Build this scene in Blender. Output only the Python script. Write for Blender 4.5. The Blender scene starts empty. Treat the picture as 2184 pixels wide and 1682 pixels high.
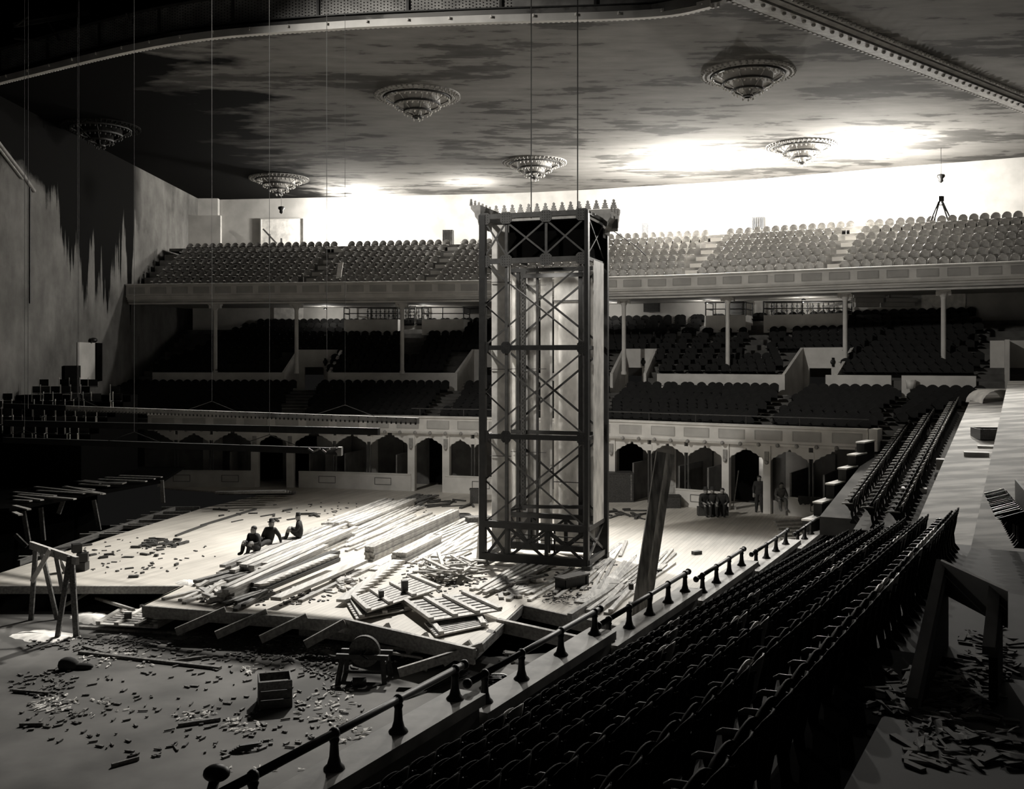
import bpy, bmesh, math, random
from mathutils import Vector, Matrix
R = random.Random(7)
C = bpy.context.scene.collection
sc = bpy.context.scene
F = 2100.0; CX = 1092.0; HY = 770.0; EYE = 7.0

# ---------------------------------------------------------------- camera, world, lights, exposure
cam = bpy.data.cameras.new('camera'); camo = bpy.data.objects.new('camera', cam); C.objects.link(camo)
camo.location = (0, 0, EYE); camo.rotation_euler = (math.pi/2, 0, 0)
cam.sensor_fit = 'HORIZONTAL'; cam.sensor_width = 36.0; cam.lens = 36.0*F/2184.0
cam.shift_y = -(841.0-HY)/2184.0; cam.clip_end = 400; cam.clip_start = 0.05
sc.camera = camo
w = bpy.data.worlds.new('dim_hall_air'); sc.world = w; w.use_nodes = True
w.node_tree.nodes['Background'].inputs[0].default_value = (1.0, .97, .92, 1)
w.node_tree.nodes['Background'].inputs[1].default_value = 0.006
sc.view_settings.view_transform = 'Standard'; sc.view_settings.look = 'None'
sc.view_settings.gamma = 1.0; sc.view_settings.use_curve_mapping = False
sc.view_settings.exposure = 0.0
WARM = (1.0, .965, .90)
def lamp(kind, name, loc, energy, target=None, **k):
    l = bpy.data.lights.new(name, kind); l.energy = energy; l.color = WARM
    for a, b in k.items(): setattr(l, a, b)
    o = bpy.data.objects.new(name, l); C.objects.link(o); o.location = loc
    if target is not None:
        o.rotation_euler = (Vector(target)-Vector(loc)).to_track_quat('-Z', 'Y').to_euler()
    return o
lamp('SPOT', 'floor_flood_light', (-3.5, 44.5, 19.3), 41000, (-5.5, 34.0, 0), spot_size=math.radians(84), spot_blend=1.0, shadow_soft_size=.5)
lamp('SPOT', 'added_right_floor_fill', (10, 43.5, 19.3), 12000, (1.5, 31, 0), spot_size=math.radians(50), spot_blend=1.0, shadow_soft_size=.5)  # added fill without a visible source, lifts the tower's floor shadow
lamp('SPOT', 'added_left_fill', (-8, 38, 19.5), 9000, (-13.2, 28.6, -.8), spot_size=math.radians(20), spot_blend=1.0, shadow_soft_size=.4)  # added unseen spot that brightens the left trestle and floor patch
lamp('SPOT', 'added_front_fill', (-14, 26, 23.0), 20000, (6, 47, 4), spot_size=math.radians(64), spot_blend=1.0, shadow_soft_size=.5)  # added unseen fill from above, stands in for general front light
lamp('SPOT', 'added_terrace_fill', (24.5, 53, 19.3), 15000, (14.6, 33, 3.5), spot_size=math.radians(38), spot_blend=1.0, shadow_soft_size=.3)  # added unseen spot that brightens the far right terraces
lamp('POINT', 'balcony_flood_light_left', (-12.2, 75.6, 18.0), 4600, shadow_soft_size=.25)
lamp('POINT', 'balcony_flood_light_middle', (-3.2, 71.5, 18.4), 1400, shadow_soft_size=.25)
lamp('POINT', 'balcony_flood_light_right', (11.4, 64, 17.4), 12000, shadow_soft_size=.25)
lamp('POINT', 'balcony_flood_light_far_right', (21.0, 59.5, 17.4), 10500, shadow_soft_size=.25)

# ---------------------------------------------------------------- helpers
def W(px, py, Y): return Vector(((px-CX)/F*Y, Y, EYE-(py-HY)/F*Y))
def WZ(px, py, z):
    Y = (EYE-z)*F/(py-HY); return Vector(((px-CX)/F*Y, Y, z))
class MB:
    def __init__(s): s.v = []; s.f = []
    def add(s, vs, fs):
        n = len(s.v); s.v += [tuple(p) for p in vs]; s.f += [tuple(n+i for i in q) for q in fs]
    def box(s, c, d, rz=0, m=None):
        x, y, z = d[0]/2, d[1]/2, d[2]/2
        M = Matrix.Translation(Vector(c)) @ (m if m is not None else Matrix.Rotation(rz, 4, 'Z'))
        s.add([M @ Vector(p) for p in [(-x,-y,-z),(x,-y,-z),(x,y,-z),(-x,y,-z),(-x,-y,z),(x,-y,z),(x,y,z),(-x,y,z)]],
              [(0,3,2,1),(4,5,6,7),(0,1,5,4),(1,2,6,5),(2,3,7,6),(3,0,4,7)]); return s
    def bar(s, p, q, w, h, up=(0,0,1)):      # rectangular bar from p to q
        p, q = Vector(p), Vector(q); d = q-p
        if d.length < 1e-6: return s
        d.normalize(); u = Vector(up)
        if abs(d.dot(u)) > .98: u = Vector((0,1,0))
        a = d.cross(u).normalized(); b = a.cross(d).normalized()
        r = []
        for e in (p, q):
            for i, j in ((-1,-1),(1,-1),(1,1),(-1,1)): r.append(e + a*(i*w/2) + b*(j*h/2))
        s.add(r, [(3,2,1,0),(4,5,6,7),(0,1,5,4),(1,2,6,5),(2,3,7,6),(3,0,4,7)]); return s
    def tube(s, pts, r, n=8, cap=True):
        pts = [Vector(p) for p in pts]; rings = []
        rr = r if isinstance(r, (list, tuple)) else [r]*len(pts)
        ref = None
        for i, p in enumerate(pts):
            d = (pts[min(i+1, len(pts)-1)]-pts[max(i-1, 0)]).normalized()
            u = Vector((0,0,1)) if abs(d.z) < .95 else Vector((0,1,0))
            a = d.cross(u).normalized(); b = a.cross(d)
            rings.append([p + a*(math.cos(2*math.pi*k/n)*rr[i]) + b*(math.sin(2*math.pi*k/n)*rr[i]) for k in range(n)])
        vs = [x for g in rings for x in g]; fs = []
        for i in range(len(pts)-1):
            for k in range(n):
                k2 = (k+1) % n; fs.append((i*n+k, i*n+k2, (i+1)*n+k2, (i+1)*n+k))
        if cap: fs.append(tuple(range(n))[::-1]); fs.append(tuple((len(pts)-1)*n+k for k in range(n)))
        s.add(vs, fs); return s
    def lathe(s, prof, c=(0,0,0), n=24, close=False):   # prof [(r,z)]
        c = Vector(c); vs = []; fs = []; m = len(prof)
        for r, z in prof:
            for k in range(n):
                a = 2*math.pi*k/n; vs.append(c+Vector((r*math.cos(a), r*math.sin(a), z)))
        for i in range(m-1 if not close else m):
            i2 = (i+1) % m
            for k in range(n):
                k2 = (k+1) % n; fs.append((i*n+k, i*n+k2, i2*n+k2, i2*n+k))
        s.add(vs, fs); return s
    def prism(s, poly, z0, z1):
        n = len(poly)
        s.add([(p[0],p[1],z0) for p in poly]+[(p[0],p[1],z1) for p in poly],
              [tuple(range(n))[::-1], tuple(range(n, 2*n))]+[(i, (i+1)%n, n+(i+1)%n, n+i) for i in range(n)]); return s
    def extrude(s, poly, d):                 # 3D polygon list, extruded by vector d
        n = len(poly); d = Vector(d); a = [Vector(p) for p in poly]
        s.add(a+[p+d for p in a], [tuple(range(n))[::-1], tuple(range(n, 2*n))]+[(i, (i+1)%n, n+(i+1)%n, n+i) for i in range(n)]); return s
    def sphere(s, c, r, n=8, m=6, sc_=(1,1,1)):
        prof = [(max(1e-4, math.sin(math.pi*i/m))*r, -math.cos(math.pi*i/m)*r) for i in range(m+1)]
        k0 = len(s.v); s.lathe(prof, (0,0,0), n)
        for i in range(k0, len(s.v)):
            p = s.v[i]; s.v[i] = (c[0]+p[0]*sc_[0], c[1]+p[1]*sc_[1], c[2]+p[2]*sc_[2])
        return s
    def sweep(s, path, prof):                # path [Vector] horizontal curve, prof [(d, z)] closed; d along left normal
        n = len(prof); vs = []; fs = []
        for i, p in enumerate(path):
            t = (path[min(i+1, len(path)-1)]-path[max(i-1, 0)]); t.z = 0; t.normalize()
            nn = Vector((-t.y, t.x, 0))
            for d, z in prof: vs.append(Vector((p.x, p.y, 0))+nn*d+Vector((0,0,p.z+z)))
        for i in range(len(path)-1):
            for k in range(n):
                k2 = (k+1) % n; fs.append((i*n+k, (i+1)*n+k, (i+1)*n+k2, i*n+k2))
        fs.append(tuple(range(n))); fs.append(tuple((len(path)-1)*n+k for k in range(n))[::-1])
        s.add(vs, fs); return s
    def mesh(s, name, m, smooth=False):
        me = bpy.data.meshes.new(name); me.from_pydata(s.v, [], s.f); me.validate()
        bm = bmesh.new(); bm.from_mesh(me); bmesh.ops.recalc_face_normals(bm, faces=bm.faces); bm.to_mesh(me); bm.free()
        if m: me.materials.append(m)
        if smooth:
            for p in me.polygons: p.use_smooth = True
        return me
    def build(s, name, m, parent=None, smooth=False):
        o = bpy.data.objects.new(name, s.mesh(name, m, smooth)); C.objects.link(o)
        if parent: o.parent = parent
        return o
def tag(o, label, cat, group=None, kind=None):
    o['label'] = label; o['category'] = cat
    if group: o['group'] = group
    if kind: o['kind'] = kind
    return o
def thing(name, loc, label, cat, group=None, rz=0):
    o = bpy.data.objects.new(name, None); C.objects.link(o); o.location = loc; o.rotation_euler = (0,0,rz)
    o.empty_display_size = .2
    return tag(o, label, cat, group)
def rebase(o, loc):                          # move a mesh's origin to loc (world)
    o.data.transform(Matrix.Translation(-Vector(loc))); o.location = loc; return o
def struct(name, mb, m, smooth=False):
    o = mb.build(name, m, None, smooth); o['kind'] = 'structure'; return o
def dup(root, loc, rz=None, label=None, group=None, rot=None):
    r = root.copy(); C.objects.link(r); r.location = loc
    if rz is not None: r.rotation_euler = (0, 0, rz)
    if rot is not None: r.rotation_euler = rot
    if label: r['label'] = label
    if group: r['group'] = group
    for ch in list(root.children):
        c = ch.copy(); C.objects.link(c); c.parent = r
        for g in list(ch.children):
            d = g.copy(); C.objects.link(d); d.parent = c
    return r

# ---------------------------------------------------------------- materials
def grey(v, t=1.0): return (v*1.03, v*1.0, v*.95, 1)
def mat(name, a, b=None, scale=3.0, rough=.7, bump=.1, metal=0, stretch=(1,1,1), detail=6, lo=.35, hi=.65, spec=.5, coord='Object'):
    m = bpy.data.materials.new(name); m.use_nodes = True; nt = m.node_tree; n = nt.nodes; l = nt.links
    bs = n['Principled BSDF']; bs.inputs['Roughness'].default_value = rough; bs.inputs['Metallic'].default_value = metal
    bs.inputs['Specular IOR Level'].default_value = spec
    if b is None: b = a*.75
    tc = n.new('ShaderNodeTexCoord'); mp = n.new('ShaderNodeMapping'); mp.inputs['Scale'].default_value = stretch
    l.new(tc.outputs[coord], mp.inputs[0])
    no = n.new('ShaderNodeTexNoise'); no.inputs['Scale'].default_value = scale; no.inputs['Detail'].default_value = detail
    l.new(mp.outputs[0], no.inputs[0])
    cr = n.new('ShaderNodeValToRGB'); cr.color_ramp.elements[0].position = lo; cr.color_ramp.elements[1].position = hi
    cr.color_ramp.elements[0].color = grey(b); cr.color_ramp.elements[1].color = grey(a)
    l.new(no.outputs[0], cr.inputs[0]); l.new(cr.outputs[0], bs.inputs['Base Color'])
    if bump:
        bu = n.new('ShaderNodeBump'); bu.inputs['Strength'].default_value = bump; bu.inputs['Distance'].default_value = .02
        l.new(no.outputs[0], bu.inputs['Height']); l.new(bu.outputs[0], bs.inputs['Normal'])
    return m
M = dict(
 plaster=mat('pale_plaster', .50, .40, .9, .85, spec=.1),
 fascia=mat('painted_plaster', .62, .50, 1.2, .8),
 panelline=mat('recessed_panel_plaster', .42, .34, 1.2, .85),
 iron=mat('dark_iron', .018, .010, 6, .45, .15, .0),
 steel=mat('primed_steel', .05, .03, 5, .55, .1),
 steelpale=mat('dusty_steel', .065, .04, 5, .6, .1),
 girder=mat('pale_primed_steel', .42, .22, 1.5, .6, .1),
 sheet=mat('dusty_sheet_metal', .80, .42, 2.2, .5, .15, .0, (1,1,.6), lo=.3, hi=.62),
 sheetgrey=mat('grey_sheet_metal', .50, .24, 2.5, .5, .15, .0, (1,1,.6), lo=.3, hi=.7),
 whiteboard=mat('whitewashed_and_lit_board', .85, .6, 3, .7),
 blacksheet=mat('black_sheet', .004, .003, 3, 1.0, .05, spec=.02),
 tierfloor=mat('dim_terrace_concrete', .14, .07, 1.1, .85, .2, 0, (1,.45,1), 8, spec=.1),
 farm=mat('lit_pale_arm', .5, .3, 10, .5, .05),
 farterr=mat('lit_grained_boards', .62, .26, 1.0, .8, .2, 0, (.5,2.2,1), 10, .42, .62),
 baulk=mat('split_pale_timber', .6, .22, 2.2, .8, .5, 0, (5,5,.5), 8),
 seatback=mat('varnished_dark_plywood', .012, .007, 8, .65, .04, 0, (1,1,.3), spec=.07),
 darkarm=mat('shaded_armrest', .02, .012, 8, .6, .03, spec=.15),
 darkfloor=mat('shaded_dark_floor', .03, .012, 1.1, .8, .25, 0, (1,.45,1), 9, .38, .66),  # shade of near floors, cheek wall and stairwell put into the colour
 seatiron=mat('black_enamelled_iron', .02, .012, 8, .5, .05, spec=.25),
 shade_tone=mat('shade_toned_plaster', .02, .01, 3, .95, .2, spec=.05),  # shaded copy of the ornament plaster, dimness put into the colour
 armrest=mat('worn_armrest_wood', .16, .09, 10, .35, .05, 0, (.2,1,1)),
 seatlight=mat('lit_pale_plywood', .40, .25, 6, .42, .05),  # brightness of the lit seats put into the colour
 darkseat=mat('dark_seat_rows', .010, .006, 4, .7, .05, spec=.2),
 pine=mat('fresh_pine', .62, .36, 2.5, .65, .2, 0, (5,.35,5), lo=.3, hi=.7),
 pine2=mat('grey_pine', .42, .24, 2.5, .7, .2, 0, (5,.35,5)),
 oldwood=mat('weathered_wood', .17, .07, 3, .75, .3, 0, (6,.4,6)),
 darkwood=mat('dark_wood', .06, .03, 3, .6, .2, 0, (6,.5,6)),
 concrete=mat('dusty_concrete', .15, .07, .55, .85, .2, 0, (1,1,1), 9),
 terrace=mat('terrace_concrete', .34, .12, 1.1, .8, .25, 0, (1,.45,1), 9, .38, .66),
 ledge=mat('worn_coping', .50, .26, 2.0, .6, .15, 0, (1,1,1), 8),
 darkwall=mat('dim_partition', .16, .10, 1.5, .8),
 paper=mat('crumpled_paper', .75, .5, 6, .8),
 cloth=mat('dark_work_clothes', .03, .018, 8, .9),
 shirt=mat('grey_shirt', .16, .10, 8, .9),
 skin=mat('weathered_skin', .30, .22, 8, .6, .02),
 hair=mat('dark_hair', .03, .02, 20, .7),
 glassbulb=mat('bare_bulb_glass', .7, .6, 4, .15, 0),
 ornament=mat('moulded_plaster', .34, .22, 3.0, .8, .3),
 hemp=mat('hemp_rope', .35, .2, 20, .9, .3),
)
def nn(nt, t, **k):
    x = nt.nodes.new(t)
    for a, b in k.items(): setattr(x, a, b)
    return x
def math_(nt, op, a, b=None, clamp=False):
    x = nn(nt, 'ShaderNodeMath', operation=op, use_clamp=clamp)
    for i, q in enumerate((a, b)):
        if q is None: continue
        if isinstance(q, (int, float)): x.inputs[i].default_value = q
        else: nt.links.new(q, x.inputs[i])
    return x.outputs[0]
def ramp_(nt, fac, stops):
    x = nn(nt, 'ShaderNodeValToRGB'); e = x.color_ramp.elements
    while len(e) < len(stops): e.new(.5)
    for i, (p, v) in enumerate(stops): e[i].position = p; e[i].color = grey(v) if not isinstance(v, tuple) else v
    nt.links.new(fac, x.inputs[0]); return x.outputs[0]
def noise_(nt, vec, scale, stretch=(1,1,1), detail=4, rot=0, rough=.5):
    mp = nn(nt, 'ShaderNodeMapping'); mp.inputs['Scale'].default_value = stretch; mp.inputs['Rotation'].default_value = (0,0,rot)
    nt.links.new(vec, mp.inputs[0]); no = nn(nt, 'ShaderNodeTexNoise'); no.inputs['Scale'].default_value = scale
    no.inputs['Detail'].default_value = detail; no.inputs['Roughness'].default_value = rough; nt.links.new(mp.outputs[0], no.inputs[0]); return no.outputs[0]
# ceiling: smoke-stained plaster, blotches drawn out along the ceiling sheets
def ceiling_mat():
    m = bpy.data.materials.new('water_stained_ceiling'); m.use_nodes = True; nt = m.node_tree; bs = nt.nodes['Principled BSDF']
    bs.inputs['Roughness'].default_value = .95; bs.inputs['Specular IOR Level'].default_value = .04
    tc = nn(nt, 'ShaderNodeTexCoord').outputs['Object']
    n1 = noise_(nt, tc, .30, (.55,1.0,1), 5, .1, .55); n2 = noise_(nt, tc, .9, (.5,1.5,1), 6, .05, .6)
    n3 = noise_(nt, tc, .10, (1,1,1), 2)
    mix = math_(nt, 'ADD', math_(nt, 'MULTIPLY', n1, .6), math_(nt, 'MULTIPLY', n2, .4))
    c = ramp_(nt, mix, [(.40, .07), (.455, .095), (.475, .17), (.62, .23)])
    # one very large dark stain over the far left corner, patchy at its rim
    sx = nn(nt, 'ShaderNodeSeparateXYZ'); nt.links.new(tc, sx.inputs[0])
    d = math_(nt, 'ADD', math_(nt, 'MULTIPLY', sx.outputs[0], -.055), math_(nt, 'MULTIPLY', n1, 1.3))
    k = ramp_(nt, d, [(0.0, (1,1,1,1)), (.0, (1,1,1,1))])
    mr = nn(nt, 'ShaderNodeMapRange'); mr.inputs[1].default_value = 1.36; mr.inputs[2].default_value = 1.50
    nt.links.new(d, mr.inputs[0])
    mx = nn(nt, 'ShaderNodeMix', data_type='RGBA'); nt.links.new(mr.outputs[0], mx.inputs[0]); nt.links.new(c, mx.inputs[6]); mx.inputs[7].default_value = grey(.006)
    nt.links.new(mx.outputs[2], bs.inputs['Base Color']); return m
def leftwall_mat():
    m = bpy.data.materials.new('water_streaked_plaster'); m.use_nodes = True; nt = m.node_tree; bs = nt.nodes['Principled BSDF']
    bs.inputs['Roughness'].default_value = .95; bs.inputs['Specular IOR Level'].default_value = .04
    tc = nn(nt, 'ShaderNodeTexCoord').outputs['Object']
    n1 = noise_(nt, tc, .35, (1,1,1), 8, 0, .65); n2 = noise_(nt, tc, 1.3, (1,1,.3), 5)
    c = ramp_(nt, math_(nt, 'ADD', math_(nt, 'MULTIPLY', n1, .7), math_(nt, 'MULTIPLY', n2, .3)), [(.35, .085), (.5, .135), (.65, .19)])
    sx = nn(nt, 'ShaderNodeSeparateXYZ'); nt.links.new(tc, sx.inputs[0]); z = sx.outputs[2]; y = sx.outputs[1]
    cb = nn(nt, 'ShaderNodeCombineXYZ'); nt.links.new(y, cb.inputs[0]); nt.links.new(math_(nt, 'MULTIPLY', z, .03), cb.inputs[1])
    dr = noise_(nt, cb.outputs[0], .62, (1,1,1), 5, 0, .62)
    big = noise_(nt, tc, .25, (1,1,1), 2)
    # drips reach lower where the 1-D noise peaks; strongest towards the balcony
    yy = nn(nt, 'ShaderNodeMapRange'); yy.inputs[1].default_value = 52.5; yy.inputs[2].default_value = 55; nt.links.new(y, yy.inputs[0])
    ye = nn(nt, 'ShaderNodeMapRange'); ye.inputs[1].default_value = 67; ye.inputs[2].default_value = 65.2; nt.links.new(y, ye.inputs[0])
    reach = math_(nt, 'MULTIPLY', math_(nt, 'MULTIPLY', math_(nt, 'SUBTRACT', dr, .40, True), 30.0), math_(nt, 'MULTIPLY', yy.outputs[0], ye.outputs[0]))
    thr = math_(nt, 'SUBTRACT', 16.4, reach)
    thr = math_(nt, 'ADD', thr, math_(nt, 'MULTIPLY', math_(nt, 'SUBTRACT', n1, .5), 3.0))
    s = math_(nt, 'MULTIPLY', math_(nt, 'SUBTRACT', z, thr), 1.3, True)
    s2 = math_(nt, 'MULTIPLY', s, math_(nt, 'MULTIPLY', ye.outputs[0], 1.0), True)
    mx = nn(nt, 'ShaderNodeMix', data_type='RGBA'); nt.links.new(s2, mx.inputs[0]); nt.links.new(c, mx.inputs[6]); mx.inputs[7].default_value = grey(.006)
    nt.links.new(mx.outputs[2], bs.inputs['Base Color']); return m
def deck_mat():
    m = bpy.data.materials.new('tongue_and_groove_deck'); m.use_nodes = True; nt = m.node_tree; bs = nt.nodes['Principled BSDF']
    bs.inputs['Roughness'].default_value = .6
    tc = nn(nt, 'ShaderNodeTexCoord').outputs['Object']
    mp = nn(nt, 'ShaderNodeMapping'); mp.inputs['Rotation'].default_value = (0,0,math.radians(22)); nt.links.new(tc, mp.inputs[0])
    sx = nn(nt, 'ShaderNodeSeparateXYZ'); nt.links.new(mp.outputs[0], sx.inputs[0])
    pl = math_(nt, 'FRACT', math_(nt, 'MULTIPLY', sx.outputs[0], 6.0))
    seam = math_(nt, 'GREATER_THAN', pl, .1)
    n1 = noise_(nt, mp.outputs[0], 1.2, (3,.25,1), 8, 0, .6); n2 = noise_(nt, tc, .35, (1,1,1), 6)
    c = ramp_(nt, math_(nt, 'ADD', math_(nt, 'MULTIPLY', n1, .5), math_(nt, 'MULTIPLY', n2, .5)), [(.35, .36), (.5, .50), (.66, .62)])
    mx = nn(nt, 'ShaderNodeMix', data_type='RGBA', blend_type='MULTIPLY'); mx.inputs[0].default_value = 1
    nt.links.new(c, mx.inputs[6]); nt.links.new(ramp_(nt, seam, [(0, .72), (1, 1.0)]), mx.inputs[7])
    nt.links.new(mx.outputs[2], bs.inputs['Base Color']); return m
M['ceil'] = ceiling_mat(); M['leftwall'] = leftwall_mat(); M['deck'] = deck_mat()

# ---------------------------------------------------------------- curves of the balconies
def smooth_curve(pts, step=.5):
    P = [Vector((a, b, 0)) for a, b in pts]; out = []
    P = [P[0]*2-P[1]]+P+[P[-1]*2-P[-2]]
    for i in range(1, len(P)-2):
        a, b, c, d = P[i-1:i+3]; n = max(2, int((c-b).length/.25))
        for k in range(n):
            t = k/n
            out.append(.5*((2*b)+(c-a)*t+(2*a-5*b+4*c-d)*t*t+(3*b-a-3*c+d)*t**3))
    out.append(P[-2])
    # resample
    res = [out[0]]; acc = 0
    for i in range(1, len(out)):
        seg = (out[i]-out[i-1]).length
        while acc+seg >= step:
            t = (step-acc)/seg; p = out[i-1]+(out[i]-out[i-1])*t
            res.append(p); out[i-1] = p; seg = (out[i]-p).length; acc = 0
        acc += seg
    return res
Uc = smooth_curve([(-25.0,63.8),(-23,63.6),(-10.7,62),(-1.8,60.7),(5.5,58.3),(9.8,56.8),(14.5,54.4),(19,52),(24.8,49.3),(29.5,46.5),(35,41)])
Lc = smooth_curve([(-20.3,54.9),(-15,54.6),(-9.3,54.0),(-1.5,51.7),(4.7,49.6),(8.1,47.4),(11.9,44.9),(15.6,42.6)])
Lx = smooth_curve([(-25,55.2),(-20.3,54.9),(-15,54.6),(-9.3,54.0),(-1.5,51.7),(4.7,49.6),(8.1,47.4),(11.9,44.9),(15.6,42.6),(19.2,40.4),(23,38)])
def norm(c, i):
    t = c[min(i+1, len(c)-1)]-c[max(i-1, 0)]; t.normalize(); return Vector((-t.y, t.x, 0)), t
def off(c, d, z=0, i0=0, i1=None):
    r = []
    for i in range(i0, len(c) if i1 is None else i1):
        n, t = norm(c, i); p = c[i]+n*d; r.append(Vector((p.x, p.y, z)))
    return r
def at(c, s, d, z=0):                        # point at arclength s (m), offset d, and heading
    i = max(0, min(len(c)-2, int(s/.5))); f = s/.5-i
    p = c[i].lerp(c[i+1], f); n, t = norm(c, i); q = p+n*d; return Vector((q.x, q.y, z)), math.atan2(t.y, t.x)
def s_of_px(c, px, d=0):                     # arclength where the curve crosses a picture column
    best = None
    for i in range(len(c)):
        n, t = norm(c, i); p = c[i]+n*d; e = abs(CX+F*p.x/p.y-px)
        if best is None or e < best[0]: best = (e, i)
    return best[1]*.5
# ================================================================ SETTING
# concrete floor
def hz(px, py, z=0): p = WZ(px, py, z); return (p.x, p.y)
mb = MB(); mb.prism([(-40,1),(-7.6,1),(4.4,23.6),(5.0,24.8),hz(1165,1392,-.8),hz(1043,1401,-.8),hz(1000,1388,-.8),hz(735,1337,-.8),hz(310,1303,-.8),(-40,30.75)], -1.1, -.8); struct('floor', mb, M['concrete'])
mb = MB(); mb.box((5,36,-4.1),(90,60,.2)); struct('floor_basement', mb, M['blacksheet'])  # black floor stands in for the unlit void below
# timber deck, built up over the concrete
def hz(px, py, z=0): p = WZ(px, py, z); return (p.x, p.y)
deck = [hz(-60,1241), hz(-60,1249), hz(390,1248), hz(305,1290), hz(735,1322), hz(1010,1386), hz(1115,1289), hz(1328,1336), (5.6,26.4), (8.7,32), (12.2,38.6)]
back = [(p.x, p.y) for p in off(Lc, 3.2) if CX+F*p.x/p.y > 330][::-1]
poly = deck + [(14.5,41.8)] + back + [hz(345,1040), hz(560,1054), hz(430,1084), hz(250,1140)]
mb = MB(); mb.prism(poly, -.08, 0); o = struct('floor_deck', mb, M['deck'])
# left strip where the deck stops: bare joists over a dark pit (deck edge runs from far middle to near left)
# ceiling with opening
edge = [(-34,52),(-22.6,44.9),(-13.7,39.9),(-7.1,38.2),(-1.6,37.5),(5.2,36.85),(7.5,35.6),(9,33),(12,31),(48,31)]
mb = MB(); mb.prism(edge + [(48,98),(-34,98)], 20.0, 20.35); struct('ceiling', mb, M['ceil'])
e3 = [Vector((a,b,20)) for a,b in edge[:7]]
e3 = [v for v in smooth_curve([(a,b) for a,b in edge[:7]], .4)]
mb = MB(); mb.sweep([Vector((p.x,p.y,19.9)) for p in e3], [(-.12,-.06),(.10,-.06),(.10,.14),(-.12,.22)]); o = struct('trim_1', mb, M['fascia'])
# small dentils under the bead
mb = MB()
for i, p in enumerate(e3):
    n, t = norm(e3, i); a = math.atan2(t.y, t.x)
    for k in (0, .2): q = p+t*k+n*.16; mb.box((q.x,q.y,19.93), (.09,.1,.14), a)
    if i % 4 == 0: mb.box((p.x, p.y-.1, 20.04), (.03,.3,.1), a+.5)
struct('trim_2', mb, M['fascia'])
# ornamental band across the ceiling, right
a = Vector((8.3,34.8,0)); b = Vector((30,53.1,0)); d = (b-a).normalized(); nrm = Vector((-d.y,d.x,0))
mb = MB()
for o0, wd, h in ((-.35,.3,.10),(0,.34,.18),(.36,.26,.12),(.62,.16,.08),(-.6,.12,.06)):
    mb.bar(a+nrm*o0+Vector((0,0,20-h/2)), b+nrm*o0+Vector((0,0,20-h/2)), wd, h)
L = (b-a).length
for i in range(int(L/.32)):
    q = a+d*(i*.32)
    mb.sphere((q.x+nrm.x*-.74, q.y+nrm.y*-.74, 19.97), .11, 6, 4, (1,1,.7)); mb.box((q.x+nrm.x*.78, q.y+nrm.y*.78, 19.96), (.14,.12,.1), math.atan2(d.y,d.x))
    if i % 2: mb.sphere((q.x, q.y, 19.8), .09, 6, 4)
struct('trim_3', mb, M['ornament'])
# left wall
mb = MB(); mb.box((-25.35, 66, 9.7), (.5, 44, 21)); struct('wall_left', mb, M['leftwall'])
# cove moulding along the wall, and a conduit
mb = MB(); mb.tube([(-25.05,46,18.6),(-25.03,50.4,16.55),(-25.03,51.6,15.9)], .09, 8); mb.tube([(-25.0,46,18.3),(-25.0,50.3,16.3)], .06, 8)
struct('trim_4', mb, M['ornament'])
mb = MB(); mb.tube([(-25.06,51.2,16),(-25.06,51.2,10)], .045, 6); tag(rebase(mb.build('wall_conduit', M['iron']), (-25.06,51.2,10)), 'thin dark conduit running down the left wall below its moulding', 'pipe')
# rear walls : upper hall, wall under the upper balcony, box rear wall
def wallpath(c, d, th, z0, z1, name, m, i0=0, i1=None):
    mb = MB(); mb.sweep(off(c, d, 0, i0, i1), [(0,z0),(th,z0),(th,z1),(0,z1)]); return struct(name, mb, m)
wallpath(Uc, 15.5, .4, 9, 20, 'wall_rear', M['plaster'])
wallpath(Lx, 18.3, .3, 6, 11.6, 'wall_middle', M['plaster'])
wallpath(Lx, 3.4, .2, -.2, 3.2, 'wall_box', M['darkwall'], 6, 86)
# end wall segment left, closing the gap between left wall and rear wall
mb = MB(); mb.box((-24.6,78.9,14.5),(2.2,.5,11)); struct('wall_corner', mb, M['plaster'])
# soffit of lower balcony = tier 1 terraces; tier 2 terraces; upper balcony terraces
def terr(c, d0, rows, run, z0, rise, thick, name, m, i0=0, i1=None):
    mb = MB(); prof = []
    for k in range(rows):
        prof += [(d0+k*run, z0+k*rise), (d0+(k+1)*run, z0+k*rise)]
    e = d0+rows*run; prof += [(e, z0+rows*rise-thick), (d0, z0-thick)]
    mb.sweep(off(c, 0, 0, i0, i1), prof); return struct(name, mb, m)
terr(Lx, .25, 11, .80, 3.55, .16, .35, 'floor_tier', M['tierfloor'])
M_s = lambda px: s_of_px(Lx, px, 9.0)
vom = [(603, 690), (962, 1062), (1293, 1385), (1668, 1785)]
cut = [0]
for a_, b_ in vom: cut += [int(M_s(a_)/.5), int(M_s(b_)/.5)]
cut += [len(Lx)-1]
for k in range(len(cut)-1):
    i0, i1 = cut[k], cut[k+1]
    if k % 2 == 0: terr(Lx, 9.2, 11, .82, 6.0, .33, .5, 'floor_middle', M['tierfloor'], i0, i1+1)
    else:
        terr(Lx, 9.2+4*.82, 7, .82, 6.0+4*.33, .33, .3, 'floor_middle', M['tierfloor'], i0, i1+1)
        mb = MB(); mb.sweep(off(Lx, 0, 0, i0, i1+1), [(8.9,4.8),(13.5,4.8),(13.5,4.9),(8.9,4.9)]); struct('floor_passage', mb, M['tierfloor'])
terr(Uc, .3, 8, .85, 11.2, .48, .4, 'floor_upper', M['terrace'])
mb = MB(); mb.sweep(off(Uc, 0), [(7.1,14.9),(15.6,14.9),(15.6,15.1),(7.1,15.1)]); struct('floor_promenade', mb, M['terrace'])
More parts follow.
